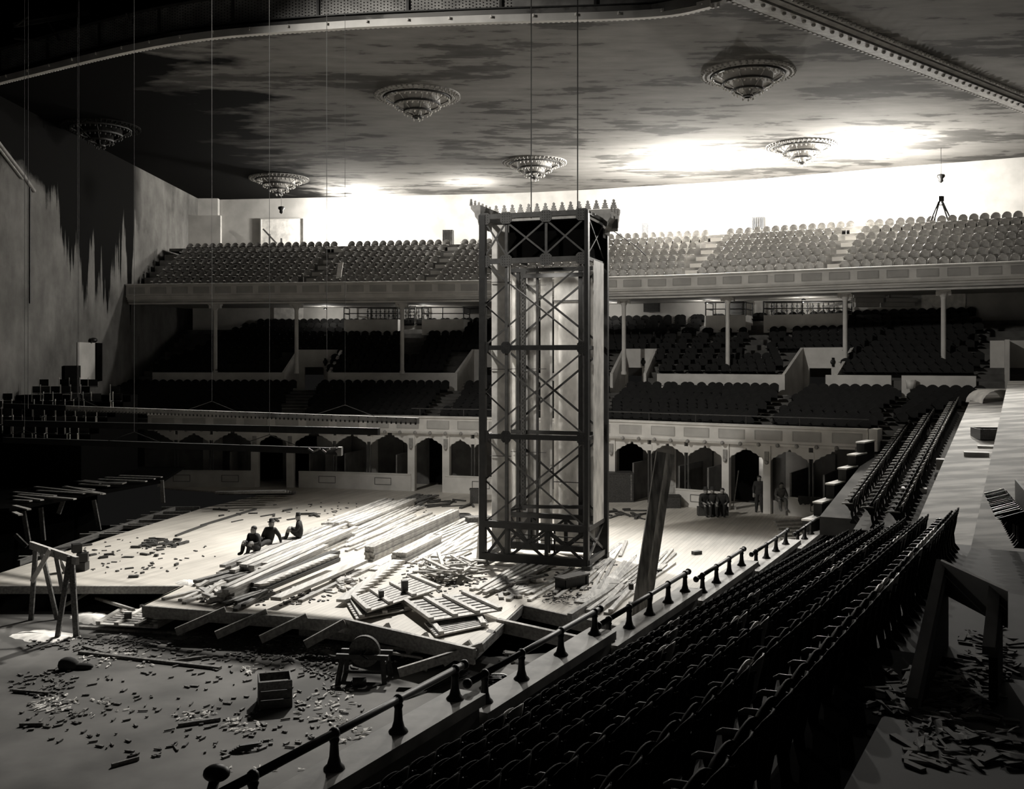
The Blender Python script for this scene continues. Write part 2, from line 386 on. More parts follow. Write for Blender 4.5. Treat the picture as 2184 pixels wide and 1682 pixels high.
mb = MB(); mb.sweep(off(Uc, 0), [(.2,10.85),(10.5,10.95),(10.5,11.15),(.2,11.05)]); struct('ceiling_under', mb, M['plaster'])

# fascias -------------------------------------------------------------------
def fascia(c, ztop, zbot, name, label, pw, beam, balls, i0=0, i1=None):
    t = thing(name, at(c, 1, 0, zbot)[0], label, 'balcony front'); base = Vector(t.location)
    def ch(mb, nm, m, sm=False):
        o = mb.build(nm, m, t, sm); o.data.transform(Matrix.Translation(-base)); return o
    path = off(c, 0, 0, i0, i1)
    h = ztop-zbot
    mb = MB(); mb.sweep(path, [(-.02,zbot),(.22,zbot),(.22,ztop),(-.02,ztop),(-.10,ztop-.03),(-.10,ztop-.10),(-.02,ztop-.14),(-.02,zbot+.14),(-.07,zbot+.10)]); ch(mb, 'parapet_face', M['fascia'])
    if beam:
        mb = MB(); mb.sweep(path, [(.35,zbot-.42),(.9,zbot-.42),(.9,zbot),(.1,zbot),(.12,zbot-.12),(.32,zbot-.16)]); ch(mb, 'edge_beam', M['fascia'])
    total = (len(c)-1)*.5; n = int(total/pw)
    for k in range(n):
        s = (k+.5)*total/n; p, a = at(c, s, -.03)
        w2 = pw*.36; z1 = zbot+h*.28; z2 = zbot+h*.74; zc = (z1+z2)/2
        mb = MB()
        def lb(dx, zz, wx, wz):
            q = p+Vector((math.cos(a), math.sin(a), 0))*dx; mb.box((q.x,q.y,zz), (wx,.03,wz), a)
        lb(0, zc, 2*w2-.05, z2-z1-.05)
        lb(0, z1, 2*w2, .035); lb(0, z2, 2*w2, .035); lb(-w2, zc, .035, z2-z1); lb(w2, zc, .035, z2-z1)
        ch(mb, 'recessed_panel', M['panelline'])
    if balls:
        for k in range(n*2):
            p, a = at(c, (k+.5)*total/(n*2), -.06, zbot+.04)
            mb = MB(); mb.sphere(p, .10, 8, 6); ch(mb, 'boss', M['ornament'], True)
    return t
fascia(Lc, 4.07, 3.13, 'balcony_parapet', 'pale panelled front of the lower balcony with round bosses along its foot', 1.75, False, True)
fascia(Uc, 12.0, 11.12, 'balcony_parapet', 'pale panelled front of the upper balcony above a row of columns', 1.45, True, False)
# end cap of the lower balcony fascia
mb = MB(); mb.box((15.75,42.65,3.6),(.35,.9,.95), -.58); struct('trim_5', mb, M['fascia'])
# dark ledge and pipe above lower fascia
t = thing('balcony_rail', at(Lc, 20, .35, 4.1)[0], 'long thin dark pipe rail on top of the lower balcony front', 'railing'); base = Vector(t.location)
mb = MB(); mb.tube(off(Lc, .2, 4.45, 30), .03, 6); o = mb.build('rail', M['steel'], t); o.data.transform(Matrix.Translation(-base))
for i in range(31, len(Lc)-2, 5):
    p = off(Lc, .2, 0)[i]; mb = MB(); mb.tube([(p.x,p.y,4.0),(p.x,p.y,4.45)], .022, 6); o = mb.build('post', M['steel'], t); o.data.transform(Matrix.Translation(-base))

# white parapet wall between tier 1 and tier 2, broken by the vomitories
M_s = lambda px: s_of_px(Lx, px, 9.0)
vom = [(603, 690), (962, 1062), (1293, 1385), (1668, 1785)]
segs = [(330, 603), (700, 962), (1062, 1290), (1390, 1672), (1760, 1900), (1915, 1990), (1995,2092)]
for k, (a, b) in enumerate(segs):
    s0, s1 = M_s(a), M_s(b); i0, i1 = int(s0/.5), int(s1/.5)+1
    mb = MB(); mb.sweep(off(Lx, 9.0, 0, i0, i1), [(0,5.0),(.16,5.0),(.16,6.27),(0,6.27)])
    struct('wall_parapet', mb, M['fascia'])
# vomitories: a slanting cheek each side, rear wall with opening below
def vomitory(pl, pr, k):
    s0, s1 = M_s(pl), M_s(pr)
    mb = MB()
    A, a = at(Lx, s0, 9.0); n = Vector((-math.sin(a), math.cos(a), 0)); tt = Vector((math.cos(a), math.sin(a), 0))
    for base_, w_ in ((A, .16), (at(Lx, s1, 9.0)[0], .16)):
        q0 = base_; q1 = base_+n*3.3
        mb.extrude([(q0.x,q0.y,4.9),(q1.x,q1.y,4.9),(q1.x,q1.y,7.78),(q0.x,q0.y,6.27)], tt*w_)
    B0 = A+n*3.3; B1 = at(Lx, s1, 9.0)[0]+n*3.3
    zt = 7.78; zd = 6.6
    mid0 = B0.lerp(B1, .18); mid1 = B0.lerp(B1, .62)
    for (u, v, z0, z1) in ((B0, B1, zd, zt), (B0, mid0, 4.9, zd), (mid1, B1, 4.9, zd)):
        mb.extrude([(u.x,u.y,z0),(v.x,v.y,z0),(v.x,v.y,z1),(u.x,u.y,z1)], n*.15)
    struct('wall_vomitory', mb, M['fascia'])
    c = B0.lerp(B1, .66); q = c-n*.05
    mb = MB(); mb.sphere((q.x,q.y,6.95), .16, 10, 8, (1,.4,1)); mb.box((q.x,q.y,6.95),(.12,.12,.5), a)
    tag(rebase(mb.build('wall_lantern', M['iron'], None, True), (q.x,q.y,6.95)), ['small dark lamp in the leftmost stair opening', 'small dark lamp in the stair opening left of the tower', 'small dark lamp in the stair opening right of the tower', 'small dark lamp in the rightmost stair opening'][k], 'lamp')
for k, (a_, b_) in enumerate(vom): vomitory(a_, b_, k)
# aisle steps in tier 1 below each vomitory
for k, px in enumerate((575, 935, 1265, 1640)):
    s = M_s(px+20); mb = MB()
    for j in range(9):
        p, a = at(Lx, s, 8.6-j*.8, 3.55+.16*(9-j)+.10); mb.box(p, (.95,.35,.14), a); 
    struct('trim_6', mb, M['ledge'])
# right end: tall white pier beside the tier
p = W(2118, 760, 50)
mb = MB(); mb.box((p.x+.9, p.y, 6.3), (1.9,.3,3.5), -.45); struct('wall_pier', mb, M['fascia'])
mb = MB(); mb.box((p.x+.1, p.y-1.2, 6.2), (.2,2.5,3.7), -.45); struct('wall_pier', mb, M['fascia'])
# added under-balcony lamps, set out of view, that light the middle wall
for px in (700, 905, 1300, 1500, 1720):
    s = s_of_px(Lx, px, 17.0); p, a = at(Lx, s, 16.2, 10.75)
    t = thing('added_ceiling_lamp', p, 'small added lamp under the upper balcony ceiling', 'lamp', 'lamps under the upper balcony')
    mb = MB(); mb.lathe([(.02,.1),(.12,.05),(.16,-.02),(.14,-.02)], (0,0,0), 10); mb.build('shade', M['iron'], t, True)
    lamp('POINT', 'lamp_light', p+Vector((0,0,-.12)), 95, shadow_soft_size=.06)

# upper wall openings & window with stair rail on the left
def wallframe(px0, px1, py0, py1, d, name, label=None, recess=.5, m='plaster'):
    s0 = s_of_px(Uc, px0, d); s1 = s_of_px(Uc, px1, d)
    A, a = at(Uc, s0, d); B, _ = at(Uc, s1, d); n = Vector((-math.sin(a), math.cos(a), 0))
    z1 = EYE-(py0-HY)/F*A.y; z0 = EYE-(py1-HY)/F*A.y
    return A, B, z0, z1, n
A, B, z0, z1, n = wallframe(562, 650, 468, 525, 15.4, '')
mb = MB()
for u, v, a_, b_ in ((A, B, z1, z1+.08), (A, A+(B-A)*.02, z0, z1), (B, B+(B-A)*.02, z0, z1)):
    mb.extrude([(u.x,u.y,a_),(v.x,v.y,a_),(v.x,v.y,b_),(u.x,u.y,b_)], -n*.15)
struct('window_1', mb, M['panelline'])
mb = MB(); mb.extrude([(A.x,A.y,z0),(B.x,B.y,z0),(B.x,B.y,z1),(A.x,A.y,z1)], -n*.04); struct('window_pane', mb, M['whiteboard'])
t = thing('stair_rail', A-n*.9+Vector((0,0,z0)), 'dark sloping stair rail with two newel posts in front of the upper left window', 'railing')
b = Vector(t.location)
def rl(mb, nm, m=M['darkwood']): o = mb.build(nm, m, t); o.data.transform(Matrix.Translation(-b)); return o
Yr = b.y
rl(MB().bar(W(561,488,Yr), W(590,519,Yr), .1,.12), 'handrail')
for px in (575, 600): rl(MB().bar(W(px,499 if px==575 else 508,Yr), W(px,530,Yr), .12,.12), 'newel_post')
# white sheet panel and A ladder, upper right
p = W(1976, 405, 60.5); q = W(2068, 402, 57.5); 
mb = MB(); mb.extrude([(p.x,p.y,15.0),(q.x,q.y,15.0),(q.x,q.y,EYE+(770-402)/F*q.y),(p.x,p.y,EYE+(770-410)/F*p.y)], (.03,.06,0)); 
tag(rebase(mb.build('wall_sheet', M['plaster']), (p.x,p.y,15)), 'large pale sheet standing against the upper wall at far right', 'board')
t = thing('step_ladder', W(2006, 470, 56.5), 'dark A shaped trestle ladder behind the last seats at upper right', 'ladder'); b = Vector(t.location)
for (x0, y0, x1, y1) in ((1985,470,2004,425),(1992,470,2006,422),(2022,470,2006,422),(2029,470,2008,425)):
    o = MB().bar(W(x0,y0,56.5+(x0>2000)*.5), W(x1,y1,56.5), .07,.07).build('ladder_rail', M['iron'], t); o.data.transform(Matrix.Translation(-b))
o = MB().bar(W(1999,437,56.5), W(2013,437,56.6), .05,.05).build('ladder_rung', M['iron'], t); o.data.transform(Matrix.Translation(-b))
o = MB().box(W(2006,424,56.5), (.3,.25,.3)).build('ladder_top', M['iron'], t); o.data.transform(Matrix.Translation(-b))
# small ventilator boxes over the top seats
for px, py0, py1, d, lab in ((957,491,524,8.6,'small grey slatted box above the seats just left of the tower'), (1384,478,506,8.6,'small grey slatted box above the seats just right of the tower'), (1618,464,494,8.6,'dark slatted box above the seats under the brightest ceiling')):
    s = s_of_px(Uc, px, d); p, a = at(Uc, s, d); Y = p.y; z1 = EYE-(py0-HY)/F*Y; w_ = (26 if px==1618 else (22 if px==957 else 15))/F*Y
    t = thing('ventilator_box', (p.x,p.y,15.1), lab, 'vent', None, a)
    MB().box((0,0,(z1-15.1)/2), (w_,.5,z1-15.1)).build('casing', M['steelpale'], t)
    mb = MB()
    for k in range(7): mb.box((-w_/2+w_*(k+.5)/7, -.27, (z1-15.1)/2), (w_/16,.05,(z1-15.1)*.92))
    mb.build('slats', M['girder'], t)
# small pendant cameras/lamps under ceiling
for px, py, Y, lab in ((2007, 383, 60, 'small dark pendant fitting under the ceiling at upper right'), (600, 450, 70, 'small dark pendant fitting above the upper left window')):
    p = W(px,py,Y); mb = MB(); mb.lathe([(.03,.35),(.22,.30),(.24,.18),(.12,.05),(.14,-.1),(.02,-.2)], p, 10); mb.tube([p+Vector((0,0,.3)), Vector((p.x,p.y,20))], .015, 5)
    tag(rebase(mb.build('pendant_fitting', M['iron'], None, True), p), lab, 'lamp')
# dark doorway at the left end of the upper balcony
p = W(437, 500, 77); mb = MB(); mb.box((p.x, p.y+.3, 16.4),(1.1,.7,2.9)); struct('door_2', mb, M['blacksheet'])
mb = MB(); mb.box((-23.9,76.5,16.55),(2.6,.35,3.5)); struct('wall_return', mb, M['plaster'])
# left wall door recess
mb = MB(); mb.box((-25.08,58.3,6.95),(.12,3.1,2.3)); struct('door_3', mb, M['plaster'])
mb = MB(); mb.box((-24.98,59.5,6.95),(.12,.8,2.3)); struct('door_3', mb, M['blacksheet'])
mb = MB(); mb.box((-24.98,55.9,6.0),(.1,2.0,1.5)); struct('door_4', mb, M['blacksheet'])
p = Vector((-24.9,58.6,8.25)); mb = MB(); mb.sphere(p, .22, 8, 6, (1,1.3,.7)); tag(rebase(mb.build('wall_lantern', M['iron'], None, True), p), 'small dark lamp over the door in the left wall', 'lamp')

# columns under the upper balcony
for px, lab in ((455,'slender pale column farthest left under the upper balcony'),(628,'slender pale column standing over the leftmost stair opening'),(860,'slender pale column by the step ladder left of the tower'),(1335,'slender pale column just right of the tower'),(1555,'slender pale column right of the small railed platform'),(1808,'slender pale column over the rightmost stair opening'),(2015,'slender pale column farthest right under the upper balcony')):
    s = s_of_px(Uc, px, 1.2); p, a = at(Uc, s, 1.2, 6.2)
    t = thing('column', p, lab, 'column', 'columns under the upper balcony', a)
    H = 10.72-6.2
    mb = MB(); mb.lathe([(.17,0),(.17,.15),(.13,.2),(.125,H-.45),(.15,H-.42),(.13,H-.38)], (0,0,0), 12); mb.build('shaft', M['fascia'], t, True)
    mb = MB(); mb.lathe([(.13,H-.4),(.2,H-.28),(.3,H-.12),(.33,H-.08)], (0,0,0), 12); mb.box((0,0,H-.02),(.72,.72,.12))
    for q in (-1,1): mb.box((q*.3,0,H-.18),(.16,.3,.2))
    mb.build('capital', M['fascia'], t)

# middle level back details ----------------------------------------------------
def midpt(px, py, d): s = s_of_px(Lx, px, d); p, a = at(Lx, s, d); p.z = EYE-(py-HY)/F*p.y; return p, a
def rail_platform(px0, px1, py_wall, label, gap=None):
    d = 16.0
    A, a = midpt(px0, py_wall, d); B, _ = midpt(px1, py_wall, d)
    t = thing('railed_platform', A, label, 'platform'); b = Vector(t.location)
    def ch(mb, nm, m): o = mb.build(nm, m, t); o.data.transform(Matrix.Translation(-b)); return o
    n = Vector((-math.sin(a), math.cos(a), 0)); zt = A.z
    mb = MB(); mb.extrude([(A.x,A.y,zt-1.1),(B.x,B.y,zt-1.1),(B.x,B.y,zt),(A.x,A.y,zt)], n*1.9); ch(mb, 'base_wall', M['fascia'])
    for h in (.42, .84):
        mb = MB(); mb.tube([A+Vector((0,0,h)), B+Vector((0,0,h)), B+n*1.8+Vector((0,0,h))], .035, 6); ch(mb, 'rail', M['iron'])
        mb = MB(); mb.tube([A+Vector((0,0,h)), A+n*1.8+Vector((0,0,h))], .035, 6); ch(mb, 'rail', M['iron'])
    for q in (A, A.lerp(B,.5), B, B+n*1.75, A+n*1.75):
        mb = MB(); mb.tube([q, q+Vector((0,0,.88))], .04, 6); ch(mb, 'post', M['iron'])
rail_platform(735, 857, 681, 'white walled railed platform left of the step ladder under the upper balcony')
rail_platform(888, 980, 681, 'white walled railed platform right of the step ladder under the upper balcony')
rail_platform(1513, 1600, 673, 'small white walled railed platform right of the tower')
rail_platform(1635, 1798, 672, 'long white walled railed platform right of the tower')
def balusters(px0, px1, py0, py1, label):
    d = 17.4; A, a = midpt(px0, py1, d); B, _ = midpt(px1, py1, d); h = (py1-py0)/F*A.y
    t = thing('balustrade', A, label, 'balustrade'); b = Vector(t.location)
    def ch(mb, nm, m, s=False): o = mb.build(nm, m, t, s); o.data.transform(Matrix.Translation(-b)); return o
    ch(MB().bar(A, B, .06,.06), 'bottom_rail', M['iron']); ch(MB().bar(A+Vector((0,0,h)), B+Vector((0,0,h)), .06,.06), 'top_rail', M['iron'])
    n = max(4, int((B-A).length/.31))
    for k in range(n+1):
        p = A.lerp(B, k/n); mb = MB()
        mb.lathe([(.03,0),(.03,h*.25),(.10,h*.34),(.03,h*.46),(.025,h*.6),(.09,h*.72),(.03,h*.8),(.03,h)], p, 6); ch(mb, 'baluster', M['iron'], True)
balusters(790, 912, 658, 681, 'dark turned balustrade standing on the left platform against the pale wall')
balusters(1640, 1780, 645, 672, 'dark turned balustrade standing on the right platform against the pale wall')
# ladder by the column
A, a = midpt(864, 685, 15.5); B, _ = midpt(880, 640, 16.2)
t = thing('ladder', A, 'narrow dark ladder leaning on the wall between the two left platforms', 'ladder'); b = Vector(t.location)
tv = Vector((math.cos(a), math.sin(a), 0))
for q in (0,.42): o = MB().bar(A+tv*q, B+tv*q, .05,.05).build('ladder_rail', M['iron'], t); o.data.transform(Matrix.Translation(-b))
for k in range(1,7): o = MB().bar(A.lerp(B,k/7), A.lerp(B,k/7)+tv*.42, .04,.04).build('ladder_rung', M['iron'], t); o.data.transform(Matrix.Translation(-b))
for px0, px1, py0, py1, lab in ((992,1030,652,668,'dark louvred box on the pale wall just left of the tower'),(1378,1412,646,665,'dark louvred box on the pale wall just right of the tower'),(1541,1578,643,673,'dark louvred box behind the small railed platform')):
    A, a = midpt((px0+px1)/2, py1, 17.9); w_ = (px1-px0)/F*A.y; h = (py1-py0)/F*A.y
    t = thing('louvre_box', A, lab, 'vent', None, a); MB().box((0,0,h/2),(w_,.3,h)).build('casing', M['iron'], t)
    mb = MB(); [mb.box((0,-.17,h*(k+.5)/6),(w_*.9,.04,h/14)) for k in range(6)]; mb.build('slats', M['steel'], t)
# bright doorways in the middle wall
for px0, px1, py1 in ((585,650,672),(1975,2055,662)):
    A, a = midpt(px0, py1, 18.2); B, _ = midpt(px1, py1, 18.2); n = Vector((-math.sin(a), math.cos(a), 0))
    mb = MB(); mb.extrude([(A.x,A.y,A.z-1),(B.x,B.y,A.z-1),(B.x,B.y,11.0),(A.x,A.y,11.0)], -n*.06); struct('door_1', mb, M['whiteboard'])
# heap of folded canvas at the back right
t = thing('canvas_bundle', midpt(1880,655,17)[0], 'large heap of folded pale canvas bundles against the back wall at right', 'bundle'); b = Vector(t.location)
rr = random.Random(3)
for k in range(9):
    w_, dx, z = rr.uniform(1.2,2.0), (k%2)*1.9+rr.uniform(-.2,.2)-1.2, (k//2)*.27
    bm_ = MB(); n_ = 12
    for j in range(n_): bm_.box((dx+rr.uniform(-.04,.04), -j*.05+rr.uniform(-.02,.02), z+.13), (w_*(.9+.1*rr.random()), .09, .22+rr.random()*.05), rr.uniform(-.05,.05))
    bm_.build('canvas_fold', M['panelline'], t)
A, a = midpt(1760,655,17); B, _ = midpt(1868,632,17)
tag(rebase(MB().bar(A,B,.12,.16).build('timber_pole', M['oldwood']), A), 'long timber leaning from the right balustrade up to the canvas heap', 'timber')
# bags and tools on parapet at right
for px, lab in ((1738, 'small pale pail on the white parapet at right'),):
    s = M_s(1935); p, a = at(Lx, s, 8.7, 5.6); mb = MB(); mb.lathe([(.0,0),(.2,0),(.26,.45),(.24,.45),(.18,.03)], p, 14); tag(rebase(mb.build('pail', M['sheet'], None, True), p), lab, 'bucket')

# box level under the lower balcony --------------------------------------------
def pil(px, w_, name='pilaster', label=''):
    s = s_of_px(Lc, px, .25); p, a = at(Lc, s, .3, 0)
    t = thing('pilaster', p, label, 'pilaster', None, a)
    wm = w_/F*p.y
    MB().box((0,0,1.56),(wm,.3,3.12)).build('shaft', M['fascia'], t)
    mb = MB(); mb.box((0,-.17,2.6),(wm*.55,.06,.5)); mb.sphere((0,-.2,2.35), .1, 8, 6); mb.build('carved_drop', M['ornament'], t)
    return t, p, a, wm
def bracket(mb, side, w0, sgn_w=.95):
    x = side*w0
    pr = [(0,0),(.95,0),(.95,-.14),(.82,-.14),(.78,-.24),(.6,-.26),(.5,-.36),(.34,-.4),(.25,-.5),(.1,-.55),(0,-.7)]
    mb.extrude([(x+side*u, -.08, 3.12+z) for u, z in pr], (0,.16,0))
P_lab = {537:'pale pilaster farthest left below the lower balcony', 625:'pale pilaster right of the dark doorway at left', 871:'pale pilaster left of the doorway beside the tower', 960:'pale pilaster right of the doorway beside the tower', 1298:'pale pilaster just right of the tower', 1557:'pale pilaster behind the group of seated men', 1648:'pale pilaster right of the doorway with the standing man'}
for px in P_lab:
    t, p, a, wm = pil(px, 16, label=P_lab[px])
    for sd in (-1, 1):
        mb = MB(); bracket(mb, sd, wm/2); mb.build('bracket', M['fascia'], t)
for px, lab in ((372,'thin dark post with bracket at far left of the boxes'),(455,'thin dark post behind the leftmost box front'),(710,'thin dark post left of centre in the boxes'),(791,'thin dark post between two box fronts left of the tower'),(1010,'thin dark post partly behind the tower'),(1384,'thin dark post behind the leaning timber'),(1474,'thin dark post left of the seated men'),(1742,'thin dark post at the right end of the boxes')):
    s = s_of_px(Lc, px, .3); p, a = at(Lc, s, .3, 0)
    t = thing('box_post', p, lab, 'post', 'thin posts between the boxes', a)
    MB().tube([(-.08,0,0),(-.08,0,2.6)], .05, 8).build('shaft', M['steel'], t); MB().tube([(.08,0,0),(.08,0,2.6)], .05, 8).build('shaft', M['steelpale'], t)
    mb = MB(); mb.box((0,0,2.75),(.3,.2,.3)); bracket(mb, -1, .1); bracket(mb, 1, .1); mb.build('bracket', M['fascia'], t)
# box fronts
def boxfront(px0, px1, lab, h=.92, d=.1):
    s0, s1 = s_of_px(Lc, px0, d), s_of_px(Lc, px1, d); i0, i1 = int(s0/.5), max(int(s1/.5)+1, int(s0/.5)+2)
    p = off(Lc, d, 0)[i0]
    t = thing('low_wall', p, lab, 'low wall'); b = Vector(t.location)
    def ch(mb, nm, m): o = mb.build(nm, m, t); o.data.transform(Matrix.Translation(-b)); return o
    mb = MB(); mb.sweep(off(Lc, d, 0, i0, i1), [(0,0),(.15,0),(.15,h),(-.03,h),(-.03,h-.06),(0,h-.08)]); ch(mb, 'wall', M['fascia'])
    L_ = s1-s0; n = max(1, int(L_/2.2))
    for k in range(n):
        q, a = at(Lc, s0+(k+.5)*L_/n, d-.012); mb = MB()
        for dx, zz, wx, wz in ((0,h*.33,.95,.03),(0,h*.72,.95,.03),(-.475,h*.525,.03,h*.4),(.475,h*.525,.03,h*.4)):
            r = q+Vector((math.cos(a), math.sin(a), 0))*dx; mb.box((r.x,r.y,zz),(wx,.02,wz), a)
        ch(mb, 'panel_outline', M['darkwall'])
boxfront(330, 538, 'low pale panelled box front farthest left')
boxfront(633, 868, 'long low pale panelled box front left of the tower')
boxfront(958, 1100, 'low pale box front partly hidden behind the tower')
boxfront(1440, 1550, 'low pale box front behind the seated men', .85)
boxfront(1690, 1815, 'low pale box front under the stepped wall at right', .85)
# box rear doors and panels
for px, w_, lt in ((450,42,1),(497,18,0),(700,60,1),(742,34,0),(800,26,1),(850,22,0),(918,26,0),(1420,44,1),(1490,46,0),(1530,26,1),(1610,40,0),(1700,50,1),(1770,30,0),(1380,30,0)):
    s = s_of_px(Lc, px, 3.2); p, a = at(Lc, s, 3.3, 0); wm = w_/F*p.y
    mb = MB(); mb.box((p.x,p.y,1.3),(wm,.08,2.6), a); 
    if lt:
        for k in range(6):
            mb.box((p.x+math.sin(a)*.05,p.y-math.cos(a)*.05,.3+k*.4),(wm*.8,.04,.3), a)
    struct('door_panel', mb, M['panelline' if lt else 'darkwall'])
for px in (580, 1350, 1595, 655, 930):
    s = s_of_px(Lc, px, 3.1); p, a = at(Lc, s, 3.2, 0)
    mb = MB(); mb.box((p.x,p.y,1.35),(1.3,.1,2.5), a); struct('door_opening', mb, M['blacksheet'])
# lit inner doorway behind standing man, painted as a white panel
s = s_of_px(Lc, 1626, 2.9); p, a = at(Lc, s, 2.9, 0)
mb = MB(); mb.box((p.x,p.y,1.25),(.62,.08,2.1), a); struct('door_panel', mb, M['whiteboard'])
# partition walls between boxes
for px in (500, 660, 740, 840, 1360, 1440, 1520, 1690, 1760):
    s = s_of_px(Lc, px, .5); p, a = at(Lc, s, 1.9, 0)
    mb = MB(); mb.box((p.x,p.y,.95),(.08,2.8,1.9), a); struct('wall_partition', mb, M['darkwall'])
# lamp in the box passage
lamp('POINT', 'passage_light', at(Lc, s_of_px(Lc,1626,2.3), 2.3, 2.3)[0], 9, shadow_soft_size=.1)
# ================================================================ SEATS
SP = .55
def seat_parts(t, backm, seatm, armm=None):
    # faces -X ; width along Y
    mb = MB(); n = 7; rows = [(.46,-.02),(.60,.0),(.74,.035),(.84,.055),(.88,.06)]
    for th in (0,):
        vs = []; 
        for (z, x) in rows:
            for k in range(n):
                u = (k/(n-1)-.5)*2; w_ = .245 if z < .8 else .245-.03*(z-.8)/.08
                zz = z-(.05*(abs(u)**3) if z > .86 else 0)
                vs.append((x-.045*(1-u*u)*-1-.02, u*w_, zz))
        fs = [(r*n+k, r*n+k+1, (r+1)*n+k+1, (r+1)*n+k) for r in range(len(rows)-1) for k in range(n-1)]
        m_ = len(vs); vs2 = [(x+.014,y,z) for x,y,z in vs]
        fs2 = [tuple(m_+i for i in q[::-1]) for q in fs]
        rim = []
        def q(a,b): rim.append((a,b,m_+b,m_+a))
        for k in range(n-1): q(k,k+1); q((len(rows)-1)*n+k+1,(len(rows)-1)*n+k)
        for r in range(len(rows)-1): q((r+1)*n, r*n); q(r*n+n-1,(r+1)*n+n-1)
        mb.add(vs+vs2, fs+fs2+rim)
    mb.build('backrest', backm, t, True)
    mb = MB()                                   # tipped-up seat, curved plywood
    vs = []; n = 7; rr_ = [(.40,-.10),(.50,-.16),(.62,-.15),(.74,-.10),(.80,-.06)]
    for (z, x) in rr_:
        for k in range(n):
            u = (k/(n-1)-.5)*2; vs.append((x-.02*(1-u*u), u*.215, z-(.04*abs(u)**3 if z>.7 else 0)))
    m_ = len(vs); fs = [(r*n+k, r*n+k+1, (r+1)*n+k+1, (r+1)*n+k) for r in range(len(rr_)-1) for k in range(n-1)]
    vs2 = [(x+.02,y,z) for x,y,z in vs]; rim = []
    for k in range(n-1): rim += [(k,k+1,m_+k+1,m_+k), ((len(rr_)-1)*n+k,(len(rr_)-1)*n+k+1,m_+(len(rr_)-1)*n+k+1,m_+(len(rr_)-1)*n+k)]
    for r in range(len(rr_)-1): rim += [(r*n,(r+1)*n,m_+(r+1)*n,m_+r*n),(r*n+n-1,(r+1)*n+n-1,m_+(r+1)*n+n-1,m_+r*n+n-1)]
    mb.add(vs+vs2, fs+[tuple(m_+i for i in q_[::-1]) for q_ in fs]+rim); mb.build('seat', seatm, t, True)
    mb = MB()                                   # armrest with rounded nose
    mb.tube([(.03,-SP/2,.635),(-.12,-SP/2,.64),(-.30,-SP/2,.63),(-.345,-SP/2,.61)], [.022,.026,.027,.016], 8); mb.build('armrest', armm or M['armrest'], t, True)
    mb = MB()                                   # cast standard : foot, waisted leg, hinge boss
    y = -SP/2
    mb.extrude([(-.06,y-.012,0),(.14,y-.012,0),(.12,y-.012,.05),(.04,y-.012,.15),(.02,y-.012,.36),(.07,y-.012,.60),(.09,y-.012,.80),(.05,y-.012,.80),(.0,y-.012,.63),(-.26,y-.012,.625),(-.20,y-.012,.56),(-.07,y-.012,.45),(-.06,y-.012,.30),(-.02,y-.012,.14),(-.09,y-.012,.04)], (0,.024,0))
    k0 = len(mb.v); mb.tube([(-.05,y-.03,.44),(-.05,y+.03,.44)], .035, 10)
    mb.sphere((.09,y,.80), .018, 6, 4); mb.sphere((.0,y+.02,.52), .016, 6, 4)
    mb.build('standard', M['seatiron'], t)
TH = thing('auditorium_chair', (0,0,-50), 'dark tip-up seat', 'seat'); seat_parts(TH, M['seatback'], M['seatback'], M['darkarm'])  # shaded rows: armrest darkness painted in
TH3 = thing('auditorium_chair', (0,0,-50), 'dark tip-up seat', 'seat'); seat_parts(TH3, M['seatback'], M['seatback'])  # rows whose armrests glint keep the paler arm, glint in the colour
TH2 = thing('auditorium_chair', (0,0,-50), 'dark tip-up seat', 'seat'); seat_parts(TH2, M['seatlight'], M['seatlight'])  # paler copy painted for seats that catch the light
TH4 = thing('auditorium_chair', (0,0,-50), 'dark tip-up seat', 'seat'); seat_parts(TH4, M['seatlight'], M['seatback'], M['farm'])  # far seats: lit backs and arms painted by paler materials
U_ = Vector((.475,.880,0)); V_ = Vector((.880,-.475,0))
def bank(Y, v):                               # plan point of bank at ledge-line depth Y and lateral offset v
    return Vector((-8.3+.535*Y + V_.x*v, Y + V_.y*v, 0))
def bp(yw, v):                                # plan point on offset line v whose own world Y is yw
    Yb = yw - V_.y*v; return bank(Yb, v)
def znear(yw, v): return 2.8 + (v-4.15)/.78*.325 - .06*(yw-13)
def zfar(yw, v): return 1.68 + .12*(yw-31) + .57*(v-2.05)
yend = lambda v: 37 - 2.6*v
ang = math.atan2(U_.y, U_.x)-math.pi/2
nearrows = [1.1,1.85,2.6,3.4,4.15,4.93,5.7]
nm = ['first row, directly behind the parapet','second row behind the parapet','third row behind the parapet','fourth row behind the parapet','fifth row behind the parapet','sixth row behind the parapet','seventh row, beside the littered aisle']
def vis(p, m=40):
    if p.y < 1: return False
    x = CX+F*p.x/p.y; y = HY-F*(p.z-EYE)/p.y
    return -m < x < 2184+m and -m < y < 1682+m*2
first = True; count = 0
rs = random.Random(11)
for k, v in enumerate(nearrows):
    y = 4.0; i = 0; 
    while y < yend(v)-.4:
        p = bp(y, v); p.z = znear(y, v)
        light = (k == 6 and (11.4 < y < 12.6 or 15.5 < y < 18.5)) or (rs.random() < .05)
        if vis(p+Vector((0,0,.7))):
            yb_ = y+.475*v*0; si = sum(1 for q_ in (14.4,18.8,23.55,28.25,33.25) if bank(0,0).y+(y+.475*v) > q_); sn = ['nearest','second','third','fourth','fifth','farthest'][si]
            rn = nm[k].split(',')[0].replace(' behind the parapet','')
            lab = ('paler' if light else 'dark')+' tip-up seat in the '+rn+' from the parapet, beside its '+sn+' rail section'
            s = dup(TH2 if light else (TH3 if k in (4,6) else TH), p, ang+rs.uniform(-.03,.03), lab, 'tip-up seats, '+rn+', '+sn+' section'+(', paler ones' if light else '')); count += 1
        y += SP*U_.y; i += 1
